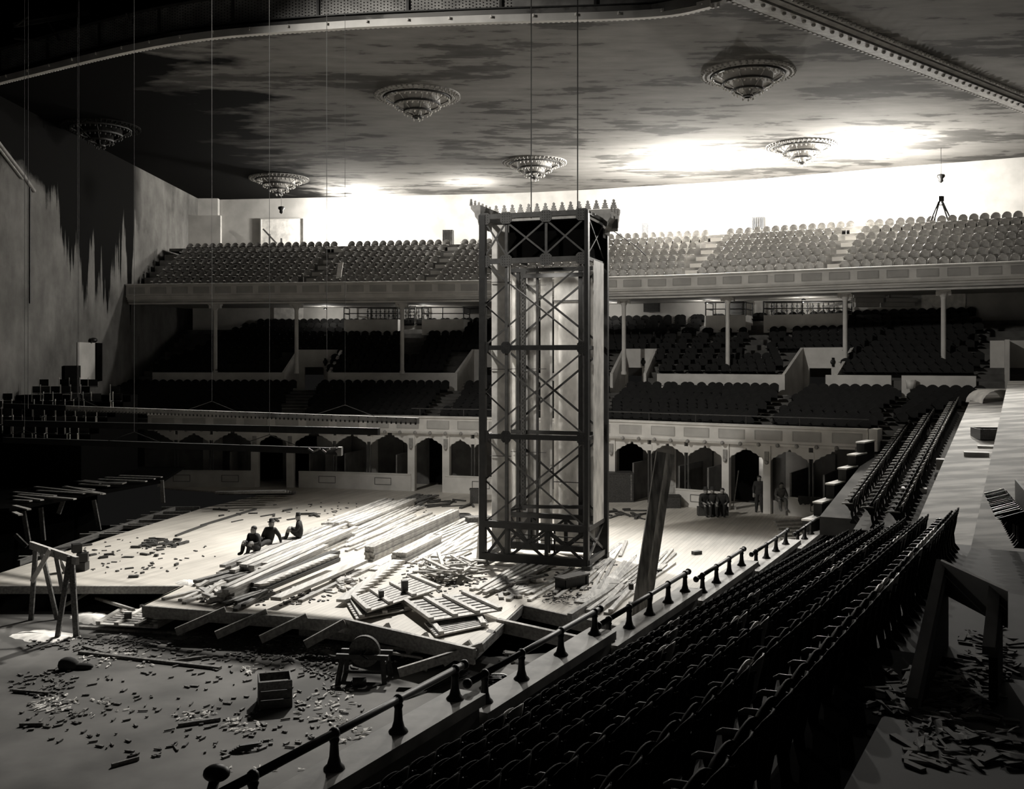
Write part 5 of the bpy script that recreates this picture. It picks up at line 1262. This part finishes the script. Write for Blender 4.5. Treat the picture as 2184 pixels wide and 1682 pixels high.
# round post end at the very bottom: hat of a person below, seen from above -> knob
# grindstone on its trestle
g = WZ(778,1447,-.8); t = thing('grindstone', g, 'large round grindstone in a dark wooden trestle on the concrete', 'grindstone', None, -.12)
Zr = .80-.0
mb = MB(); mb.lathe([(.05,-.08),(.36,-.08),(.385,-.06),(.385,.06),(.36,.08),(.05,.08)], (0,0,0), 36, True)
for i in range(len(mb.v)): v = Vector(mb.v[i]); mb.v[i] = (v.x, v.z, v.y+.68)
mb.build('stone_wheel', M['oldwood'], t, False)
mb = MB(); mb.tube([(0,-.35,.68),(0,.35,.68)], .03, 8); mb.tube([(0,-.35,.68),(.18,-.38,.6)], .02, 6); mb.build('axle', M['iron'], t)
for s_ in (-1,1):
    MB().box((0,s_*.22,.60), (1.3,.09,.12)).build('trestle_rail', M['darkwood'], t)
    for q in (-1,1): MB().bar((q*.5,s_*.22,.56), (q*.58,s_*.34,0), .10,.09).build('trestle_leg', M['darkwood'], t)
for q in (-1,1): MB().box((q*.52,0,.45), (.08,.5,.08)).build('trestle_rail', M['darkwood'], t)
MB().box((0,-.1,.2),(.9,.08,.06)).build('treadle', M['darkwood'], t)
p = WZ(752,1455,-.72); mb = MB(); mb.tube([p, p+Vector((.32,.06,0))], [.12,.10], 12); tag(rebase(mb.build('log_block', M['darkwood'], None, True), p), 'short dark log lying under the grindstone', 'log')
o = MB().bar(WZ(835,1392,-.3), WZ(900,1402,-.5), .12,.05).build('handle_board', M['pine2']); rebase(o, WZ(835,1392,-.3)); o.name = 'lath'; tag(o, 'lath reaching right from the grindstone trestle', 'lath')
# bent hose
pts = [WZ(910,1432,-.75), WZ(886,1418,-.75), WZ(892,1406,-.75), WZ(930,1401,-.7), WZ(985,1402,-.7), WZ(1015,1396,-.6)]
pp = smooth_curve([(q.x,q.y) for q in pts], .15); tag(rebase(MB().tube([Vector((q.x,q.y,-.72)) for q in pp], .035, 7).build('hose', M['pine2'], None, True), pts[0]), 'pale bent hose curving on the concrete near the pit', 'hose')
# open stacked crate
g = WZ(586,1500,-.8); t = thing('stacked_crate', g, 'dark open wooden crate standing alone on the concrete', 'crate', None, .28)
for k in range(3):
    z = .02+k*.205; s_ = .35-.004*k
    for dx, dy, wx, wy in ((0,-s_,.72,.03),(0,s_,.72,.03),(-s_,0,.03,.70),(s_,0,.03,.70)): MB().box((dx*1.02,dy,z+.095),(wx,wy,.185)).build('crate_side', M['darkwood' if k<2 else 'oldwood'], t)
for q in (-1,1):
    for s2 in (-1,1): MB().box((q*.345,s2*.33,.3),(.05,.05,.6)).build('corner_cleat', M['darkwood'], t)
MB().box((0,0,.03),(.66,.66,.03)).build('crate_bottom', M['darkwood'], t)
# tall trestle frame at left
t = thing('tall_trestle', WZ(122,1362,-.8), 'tall pale sawhorse frame with crossed braces at the left edge', 'trestle'); ch = childer(t)
f = {'a':WZ(66,1322,-.8),'b':WZ(122,1321,-.8),'c':WZ(122,1362,-.8),'d':WZ(163,1358,-.8)}
def tp(px,py,Y): return W(px,py,Y)
ch(MB().bar(tp(66,1162,29.9), tp(165,1196,27.4), .1,.22), 'top_beam', M['pine'])
ch(MB().bar(tp(77,1158,29.7), f['a'], .13,.08,(0,1,0)), 'leg', M['oldwood']); ch(MB().bar(tp(88,1172,29.9), f['b'], .12,.08,(0,1,0)), 'leg', M['oldwood'])
ch(MB().bar(tp(149,1186,27.6), f['c'], .13,.08,(0,1,0)), 'leg', M['oldwood']); ch(MB().bar(tp(153,1194,27.6), f['d'], .15,.08,(0,1,0)), 'leg', M['oldwood'])
ch(MB().bar(tp(107,1172,28.6), tp(68,1240,29.6), .13,.04,(0,1,0)), 'brace', M['pine']); ch(MB().bar(tp(118,1176,28.5), tp(134,1262,27.9), .13,.04,(0,1,0)), 'brace', M['pine'])
ch(MB().bar(tp(122,1180,28.6), tp(152,1244,28.0), .12,.04,(0,1,0)), 'brace', M['pine2']); ch(MB().bar(tp(136,1246,28.1), tp(160,1250,27.6), .16,.04,(0,1,0)), 'brace', M['oldwood'])
p = WZ(170,1216,0); mb = MB(); 
for k,(dx,s_) in enumerate(((0,.5),(.1,.35),(-.1,.28))): mb.box(p+Vector((dx,0,.15+.3*k)), (s_,.35,.28), .3*k)
tag(rebase(mb.build('dark_tool_heap', M['iron']), p), 'dark heap of gear on the deck behind the tall trestle', 'gear')
# sawdust spread, paper scraps, chips -------------------------------------------
def blob(cx, cy, rx, ry, z, seed, m_, name, lab, cat='patch'):
    rr = random.Random(seed); mb = MB(); n = 36; ring = []; c = WZ(cx,cy,z)
    pts = [WZ(cx+rx*(.75+.35*rr.random())*math.cos(2*math.pi*k/n), cy+ry*(.75+.35*rr.random())*math.sin(2*math.pi*k/n), z) for k in range(n)]
    inner = [c.lerp(p,.6)+Vector((0,0,.05+.03*rr.random())) for p in pts]
    vs = pts+inner+[c+Vector((0,0,.09))]
    mb.add(vs, [(k,(k+1)%n,n+(k+1)%n,n+k) for k in range(n)]+[(n+k,n+(k+1)%n,2*n) for k in range(n)]); o = mb.build(name, m_, None, True); rebase(o,c); tag(o, lab, cat, None, 'stuff')
M['patch'] = mat('pale_patch', .85, .65, 5, .95, .5)  # pale raised patches on the concrete and deck
blob(195,1318,45,14,-.795,1,M['patch'],'patch','bright sawdust spread beside the left battened panel')
blob(95,1357,72,14,-.795,2,M['patch'],'patch','bright sawdust spread under the tall trestle')
blob(400,1243,26,5,.005,3,M['patch'],'patch','bright sawdust spread on the deck near the stack ends')
def scrap(mb, p, s_, rr):
    n = 5; a0 = rr.uniform(0,6.28); c = p; vs = []
    for i in range(3):
        for j in range(3):
            x = (i-1)*s_*rr.uniform(.6,1.6); y = (j-1)*s_*.38*rr.uniform(.3,1.5); zz = rr.uniform(0,.45)*s_
            vs.append((c.x+x*math.cos(a0)-y*math.sin(a0), c.y+x*math.sin(a0)+y*math.cos(a0), c.z+.01+zz))
    mb.add(vs, [(0,1,4,3),(1,2,5,4),(3,4,7,6),(4,5,8,7)])
rr = random.Random(77)
mb = MB()
def litter(cx,cy,rx,ry,n,smin,smax,z=-.79,mb=mb):
    for k in range(n):
        a, r_ = rr.uniform(0,6.28), math.sqrt(rr.random()); scrap(mb, WZ(cx+rx*r_*math.cos(a), cy+ry*r_*math.sin(a), z), rr.uniform(smin,smax), rr)
for c in ((115,1500,50,20,40,.04,.10),(170,1510,110,22,34,.03,.08),(420,1527,50,12,28,.04,.09),(520,1545,45,16,26,.04,.10),(690,1500,70,45,60,.03,.09),(745,1555,45,30,30,.04,.1),(850,1400,40,14,20,.03,.08),(260,1405,90,20,50,.03,.09),(530,1430,20,8,14,.03,.1),(600,1400,120,30,60,.02,.06),(870,1350,90,14,10,.03,.06),(510,1640,140,10,8,.03,.08)): litter(*c)
tag(mb.build('paper_scraps', M['paper']), 'crumpled pale paper and shavings strewn over the concrete floor', 'litter', None, 'stuff')
mb2 = MB()
def chips(cx,cy,rx,ry,n,z=-.79):
    for k in range(n):
        a, r_ = rr.uniform(0,6.28), math.sqrt(rr.random()); p = WZ(cx+rx*r_*math.cos(a), cy+ry*r_*math.sin(a), z); mb2.box(p+Vector((0,0,.015)), (rr.uniform(.03,.22),rr.uniform(.02,.08),.03), rr.uniform(0,3.1))
for c in ((400,1500,380,120,330),(470,1380,300,30,260),(640,1385,120,26,320),(200,1370,150,22,120),(90,1460,70,30,60),(700,1420,60,30,60),(960,1390,50,12,40)): chips(*c)
tag(mb2.build('wood_chips', M['oldwood']), 'dark wood chips and splinters littering the concrete', 'litter', None, 'stuff')
mb2 = MB()
for c in ((950,1230,90,40,160,0),(560,1275,150,18,120,0),(300,1190,170,45,70,0),(1250,1240,110,60,90,0),(700,1085,250,14,60,0)): chips(*c)
tag(mb2.build('deck_chips', M['darkwood']), 'dark chips and splinters littering the timber deck', 'litter', None, 'stuff')
# dark cloth heap left, small dark stack of slips
p = WZ(145,1427,-.8); mb = MB(); mb.sphere(p+Vector((0,0,.12)), .26, 12, 8, (1,.7,.75)); mb.sphere(p+Vector((.35,.05,.06)), .2, 12, 8, (1.4,.6,.45))
tag(rebase(mb.build('cloth_heap', M['cloth'], None, True), p), 'small dark heap of cloth on the concrete at left', 'cloth')
p = WZ(508,1605,-.8); mb = MB(); [mb.box(p+Vector((.04*k,.03*k,.02+.02*k)), (.42,.10,.02), .1+.06*k) for k in range(6)]
tag(rebase(mb.build('slate_slips', M['iron']), p), 'small fan of dark slips near the bottom of the floor', 'slips')

# vomitory wall and debris on the right bank ------------------------------------
a = W(2008,1192,10.6); z_ = a.z
b = W(2150,1238,9.2); b.z = z_-.05
t = thing('stairwell_parapet', a, 'rough concrete parapet around a dark stairwell at lower right', 'low wall'); ch = childer(t)
dr = (b-a); dr.z = 0; dr.normalize(); back_ = Vector((-dr.y,dr.x,0)); back_ = -U_
zt_ = a.z
ch(MB().extrude([(a.x,a.y,zt_-.34),(b.x,b.y,zt_-.34),(b.x,b.y,zt_),(a.x,a.y,zt_)], back_*.10), 'end_wall', M['terrace'])
c = a+back_*2.75
for (s0_, s1_, zz0, zz1, m_) in ((a, c, .0, -.66, 0), (b+dr*-.25, b+dr*-.25+back_*1.2, -.02, -.3, 1)):
    ch(MB().bar(s0_+Vector((0,0,zz0-.04)) if False else Vector((s0_.x,s0_.y,zt_+zz0-.04)), Vector((s1_.x,s1_.y,zt_+zz1-.04)), .10,.08), 'rim', M['terrace'])
    ch(MB().extrude([(s0_.x,s0_.y,zt_-1.0),(s1_.x,s1_.y,zt_-1.0),(s1_.x,s1_.y,zt_+zz1-.09),(s0_.x,s0_.y,zt_+zz0-.09)], V_*.07), 'side_wall', M['darkfloor'])  # paler rim and darker wall paint the light and shade
mid_ = (a+b)/2+back_*2.2
o = ch(MB().box((mid_.x,mid_.y,zt_-.86),(2.2,4.2,.02),ang), 'stairwell_bottom', M['blacksheet'])  # black plate painted as the stairwell's dark depth
mb = MB()
for c_ in ((1990,1480,120,50,90),(2110,1400,60,60,70),(2050,1580,120,60,80)):
    for k in range(c_[4]):
        x, y = c_[0]+rr.uniform(-1,1)*c_[2], c_[1]+rr.uniform(-1,1)*c_[3]
        Y = 7.0
        for it in range(20):
            X = (x-CX)/F*Y; vv = (X+8.3-.535*Y)/(V_.x+.535*.475); zz = znear(Y, max(6.55, 6.55 if vv < 7.6 else (7.95 if vv < 9.4 else 9.75)))
            Y = max(3, min(14, (EYE-zz)*F/(y-HY)))
        p = Vector(((x-CX)/F*Y, Y, zz+.02)); 
        if k % 3: mb.box(p, (rr.uniform(.08,.35),rr.uniform(.02,.07),.02), rr.uniform(0,3))
        else: scrap(mb, p, rr.uniform(.04,.1), rr)
tag(mb.build('aisle_litter', M['terrace']), 'boards, splinters and scraps littering the dark aisle at lower right', 'litter', None, 'stuff')
# big tray box, tool seats and rolled sheet at the upper right terraces
def onfar(px, py, k0=33):
    Y = k0
    for it in range(40):
        X = (px-CX)/F*Y; vv = (X+8.3-.535*Y)/(V_.x+.535*.475); v_ = (vv)
        for j in range(8):
            if fv[j] <= vv < fv[j+1]: v_ = (fv[j]+fv[j+1])/2+(.25 if j > 2 else 0)
        z = zfar(Y, v_); Y = Y*.5+.5*max(13, min(44, (EYE-z)*F/(py-HY)))
    return Vector(((px-CX)/F*Y, Y, z))
p = onfar(2112,935)
t = thing('open_tray', p, 'large dark open wooden tray standing on the terraces at right', 'box', None, ang+.35)
s_ = p.y/F
W2, D2, H2 = 58*s_, 30*s_*2.2, 22*s_
for dx, dy, wx, wy in ((0,-D2/2,W2,.04),(0,D2/2,W2,.04),(-W2/2,0,.04,D2),(W2/2,0,.04,D2)): MB().box((dx,dy,H2/2),(wx,wy,H2)).build('tray_side', M['darkwood'], t)
MB().box((0,0,.03),(W2,D2,.03)).build('tray_bottom', M['darkwood'], t)
p = onfar(2135,860); mb = MB()
for k in range(10):
    a0 = math.pi*k/10; a1 = math.pi*(k+1)/10
    mb.add([p+Vector((-.9*math.cos(a0)*.9,0,.6*math.sin(a0))), p+Vector((-.9*math.cos(a1)*.9,0,.6*math.sin(a1))), p+Vector((-.9*math.cos(a1)*.9,1.6,.6*math.sin(a1))), p+Vector((-.9*math.cos(a0)*.9,1.6,.6*math.sin(a0)))], [(0,1,2,3)])
tag(rebase(mb.build('curved_sheet', M['sheet']), p), 'curved pale sheet lying at the top of the right terraces', 'sheet')
# broken seat row on the right terrace: castings laid in a line against a board
q0, q1 = bp(15.5, 7.3), bp(20.5, 6.9); q0.z = znear(15.5,7.3)+.05; q1.z = znear(20.5,7.3)+.05
o = MB().bar(q0+Vector((0,0,.35)), q1+Vector((0,0,.45)), .04,.75).build('back_board', M['darkwood']); rebase(o,q0); o.name = 'long_board'; tag(o, 'long dark board standing on edge beside the highest seat row', 'board')
for k in range(16):
    p = q0.lerp(q1, (k+.5)/16)-V_*.28; t = thing('seat_casting', p, 'dark cast seat standard lying in the row against the long board', 'casting', 'loose seat castings', ang+rr.uniform(-.3,.3))
    MB().extrude([(-.3,-.012,.45),(.1,-.012,.6),(.16,-.012,.3),(.1,-.012,.05),(.2,-.012,0),(-.05,-.012,0),(.02,-.012,.1),(.02,-.012,.35),(-.1,-.012,.42)], (0,.03,0)).build('casting_body', M['seatiron'], t); MB().tube([(-.32,0,.50),(.05,0,.62)], .025, 6).build('arm_cap', M['armrest'], t)
# dark rounded knob at the bottom edge
p = W(462,1648,9.5); mb = MB(); mb.sphere(p, .11, 14, 10, (1.2,1,.75)); mb.tube([p, p+Vector((-.2,-.3,-.9))], .05, 8)
tag(rebase(mb.build('iron_newel', M['iron'], None, True), p), 'dark rounded post top cut by the bottom edge left of the rail', 'post')
# ================================================================ PEOPLE
def skinned(name, verts, edges, radii, root, mats, headz, hand_pts, parent=None):
    me = bpy.data.meshes.new(name+'_cage'); me.from_pydata(verts, edges, []); o = bpy.data.objects.new(name+'_cage', me); C.objects.link(o)
    md = o.modifiers.new('skin', 'SKIN'); md.use_smooth_shade = True; ss = o.modifiers.new('sub', 'SUBSURF'); ss.levels = 1; ss.render_levels = 1
    for i, r in enumerate(radii):
        me.skin_vertices[0].data[i].radius = (r, r) if not isinstance(r, tuple) else r
        me.skin_vertices[0].data[i].use_root = (i == root)
    dg = bpy.context.evaluated_depsgraph_get(); dg.update()
    m2 = bpy.data.meshes.new_from_object(o.evaluated_get(dg)); m2.name = name
    bpy.data.objects.remove(o); m2.materials.clear()
    for m in mats: m2.materials.append(m)
    for p in m2.polygons:
        c = p.center; p.use_smooth = True
        p.material_index = 1 if (headz(c) or any((c-h).length < .11 for h in hand_pts)) else 0
    return m2
def person(loc, rz, pose, label, lean=(0,0,0), hat=None, clothes='cloth', s=1.0):
    """local frame: faces +Y, z=0 at the seat (sitting) or the floor (standing)"""
    V = Vector; J = {}
    J['pel'] = V((0,0,.08)) if pose != 'stand' else V((0,0,.93))
    b = J['pel']; l = V(lean)
    J['spine'] = b+V((0,-.01,.16))+l*.25; J['chest'] = b+V((0,0,.36))+l*.7; J['neck'] = b+V((0,.0,.50))+l; J['jaw'] = b+V((0,.03,.57))+l*1.05; J['head'] = b+V((0,.025,.66))+l*1.08; J['crown'] = b+V((0,.005,.745))+l*1.1
    J['nose'] = J['head']+V((0,.115,-.015))
    for sd, q in (('L',-1),('R',1)):
        J['sh'+sd] = J['chest']+V((q*.175,0,.06)); J['hip'+sd] = b+V((q*.10,.01,-.03)); J['ear'+sd] = J['head']+V((q*.082,.0,-.01))
        if pose == 'stand':
            J['el'+sd] = J['sh'+sd]+V((q*.07,-.02,-.27)); J['wr'+sd] = J['el'+sd]+V((0,.10,-.22)); J['kn'+sd] = V((q*.11,.04,.50)); J['an'+sd] = V((q*.12,-.01,.09)); J['to'+sd] = V((q*.14,.15,.04))
        elif pose == 'sit':
            J['el'+sd] = J['sh'+sd]+V((q*.09,.06,-.26)); J['wr'+sd] = J['el'+sd]+V((-q*.06,.22,-.04)); J['kn'+sd] = b+V((q*.14,.42,.02)); J['an'+sd] = b+V((q*.13,.46,-.40)); J['to'+sd] = b+V((q*.15,.63,-.46))
        elif pose == 'low':                     # seated low, knees drawn up
            J['el'+sd] = J['sh'+sd]+V((q*.10,.10,-.24)); J['wr'+sd] = J['el'+sd]+V((-q*.08,.20,.02)); J['kn'+sd] = b+V((q*.15,.40,.26)); J['an'+sd] = b+V((q*.13,.52,-.12)); J['to'+sd] = b+V((q*.15,.70,-.14))
        elif pose == 'recline':                 # propped on one arm, legs stretched
            if q < 0: J['el'+sd] = J['sh'+sd]+V((-.12,-.10,-.22)); J['wr'+sd] = V((J['el'+sd].x-.04,J['el'+sd].y-.05,.02))
            else: J['el'+sd] = J['sh'+sd]+V((.09,.08,-.24)); J['wr'+sd] = J['el'+sd]+V((-.05,.22,-.06))
            J['kn'+sd] = b+V((q*.12,.42,.10+.06*q)); J['an'+sd] = b+V((q*.11,.80,-.04)); J['to'+sd] = b+V((q*.13,.90,.08))
        d = (J['wr'+sd]-J['el'+sd]).normalized(); J['ha'+sd] = J['wr'+sd]+d*.08
        side = d.cross(V((0,0,1))).normalized() if abs(d.z) < .95 else V((1,0,0))
        for k in range(4):
            L = (.065,.075,.07,.055)[k]; base = J['ha'+sd]+side*((k-1.5)*.021)+d*.012
            J['f%d'%k+sd] = base+d*L*.55; J['g%d'%k+sd] = base+d*L*.9+V((0,0,-.02))
        J['t0'+sd] = J['wr'+sd]+d*.04+side*(.04*(-q)); J['t1'+sd] = J['t0'+sd]+d*.04+side*(.02*(-q))
    E = [('pel','spine',0),('spine','chest',0),('chest','neck',0),('neck','jaw',0),('jaw','head',0),('head','crown',0),('head','nose',0)]
    for sd in 'LR':
        E += [('chest','sh'+sd,0),('sh'+sd,'el'+sd,0),('el'+sd,'wr'+sd,0),('wr'+sd,'ha'+sd,0),('pel','hip'+sd,0),('hip'+sd,'kn'+sd,0),('kn'+sd,'an'+sd,0),('an'+sd,'to'+sd,0),('head','ear'+sd,0),('wr'+sd,'t0'+sd,0),('t0'+sd,'t1'+sd,0)]
        for k in range(4): E += [('ha'+sd,'f%d'%k+sd,0),('f%d'%k+sd,'g%d'%k+sd,0)]
    names = list(J); ix = {n: i for i, n in enumerate(names)}
    rad = {'pel':.20,'spine':.19,'chest':.205,'neck':.075,'jaw':.095,'head':.125,'crown':.085,'nose':.02,'shL':.11,'shR':.11}
    def r_(n):
        if n in rad: return rad[n]
        return {'el':.075,'wr':.045,'ha':.042,'hi':.135,'kn':.10,'an':.068,'to':.05,'ea':.018,'t0':.011,'t1':.009}.get(n[:2], .009)
    hz_ = J['neck'].z+.02; hd = J['head']
    me = skinned('person', [J[n]*s for n in names], [(ix[a],ix[b_]) for a,b_,_ in E], [r_(n)*s for n in names], 0, [M[clothes], M['skin']],
                 lambda c: (c-hd*s).length < .15*s and c.z > hz_*s, [J['haL']*s, J['haR']*s])
    t = thing('person', loc, label, 'person', None, rz)
    bo = bpy.data.objects.new('figure', me); C.objects.link(bo); bo.parent = t
    c = J['head']*s
    if hat:
        mb = MB(); mb.lathe([(.001,.17),(.07,.17),(.085,.15),(.092,.07),(.155 if hat == 'brim' else .10,.055),(.155 if hat == 'brim' else .10,.045),(.085,.045)], c+Vector((0,0,0)), 18); mb.build('hat', M['cloth'], t, True)
    else:
        mb = MB(); mb.sphere(c+Vector((0,-.02,.035)), .105*s, 14, 8, (1,1.02,.85)); mb.build('hair', M['hair'], t, True)
    return t
def on(px, py, z): return WZ(px, py, z)
person(on(545,1172,.42), math.radians(150), 'low', 'dark clothed bareheaded person seated at the left edge of the plank stack', (-.04,.10,0), None)
person(on(572,1158,.42), math.radians(165), 'recline', 'person in a brimmed hat leaning back on one arm on the plank stack', (-.06,-.14,-.03), 'brim')
person(on(640,1144,.45), math.radians(100), 'low', 'person in a hat seated higher up the plank stack, apart from the other two', (.0,.04,0), 'round')
def on_floor(px, py, z=0): return WZ(px, py, z)
person(on_floor(1500,1099,0)+Vector((0,0,.42)), math.radians(200), 'sit', 'seated person in a wide hat, leftmost of the trio before the box front', (0,.16,0), 'brim')
person(on_floor(1520,1099,0)+Vector((0,0,.42)), math.radians(175), 'sit', 'seated person in a brimmed hat in the middle of the trio', (.03,.12,0), 'brim')
person(on_floor(1542,1099,0)+Vector((0,0,.42)), math.radians(160), 'sit', 'bareheaded seated person at the right of the trio, next to the pale pilaster', (.0,.20,0), None)
for px, lab in ((1498,'low dark bench block under the trio, left'),(1521,'low dark bench block under the trio, middle'),(1543,'low dark bench block under the trio, right')):
    p = on_floor(px,1099,0); o = MB().box(p+Vector((0,.05,.2)),(.42,.35,.4)).build('seat_block', M['darkwood']); rebase(o,p); o.name = 'stool'; tag(o, lab, 'stool')
person(on_floor(1619,1092,0), math.radians(165), 'stand', 'standing dark clothed person in the doorway right of the seated trio', (0,.03,0), None)
person(on_floor(1663,1096,0)+Vector((0,0,.62)), math.radians(185), 'sit', 'person in a pale shirt seated on the wall right of the doorway, bending forward', (0,.18,0), None, 'shirt')
p = on_floor(1663,1096,0); o = MB().box(p+Vector((0,.12,.3)),(.5,.4,.6)).build('stone_block', M['fascia']); rebase(o,p); tag(o, 'pale block carrying the person in the pale shirt', 'block')
q = at(Lc, s_of_px(Lc, 1465, 1.2), 1.2, .42)[0]
person(q, math.radians(175), 'sit', 'dim person seated inside the box behind the thin post, left of the trio', (0,.05,0), None)
o = MB().box(q+Vector((0,0,-.22)),(.45,.4,.4)).build('stool', M['darkwood']); rebase(o,q+Vector((0,0,-.4))); tag(o, 'dark stool inside the box left of the trio', 'stool')
# coat hung over the low wall and broom leaning at the pilaster
p, a = at(Lc, s_of_px(Lc, 1722, 0), .0, .9); mb = MB(); n = 14
vs = []
for i in range(n):
    x = (i/(n-1)-.5)*1.0; d = .16+.14*abs(math.sin(i*1.3))+.05*(i%3)
    for (yy, zz) in ((.18,-.25),(.16,.03),(-.02,.06),(-.06,-.08),(-.08,-d)): vs.append((x,yy+.015*math.sin(i*2.1),zz))
mb.add(vs, [(i*5+j,(i+1)*5+j,(i+1)*5+j+1,i*5+j+1) for i in range(n-1) for j in range(4)])
o = mb.build('draped_coat', M['cloth']); o.location = p; o.rotation_euler = (0,0,a); md = o.modifiers.new('thick','SOLIDIFY'); md.thickness = .02; tag(o, 'dark coats draped over the low box front at right', 'coat')
p = on_floor(1563,1086,0); q = W(1575,1003,p.y+.3); o = MB().tube([p,q],.025,6).box(p+Vector((0,0,.08)),(.3,.08,.16)).build('broom', M['pine2']); rebase(o,p); tag(o, 'broom leaning against the pilaster beside the trio', 'broom')
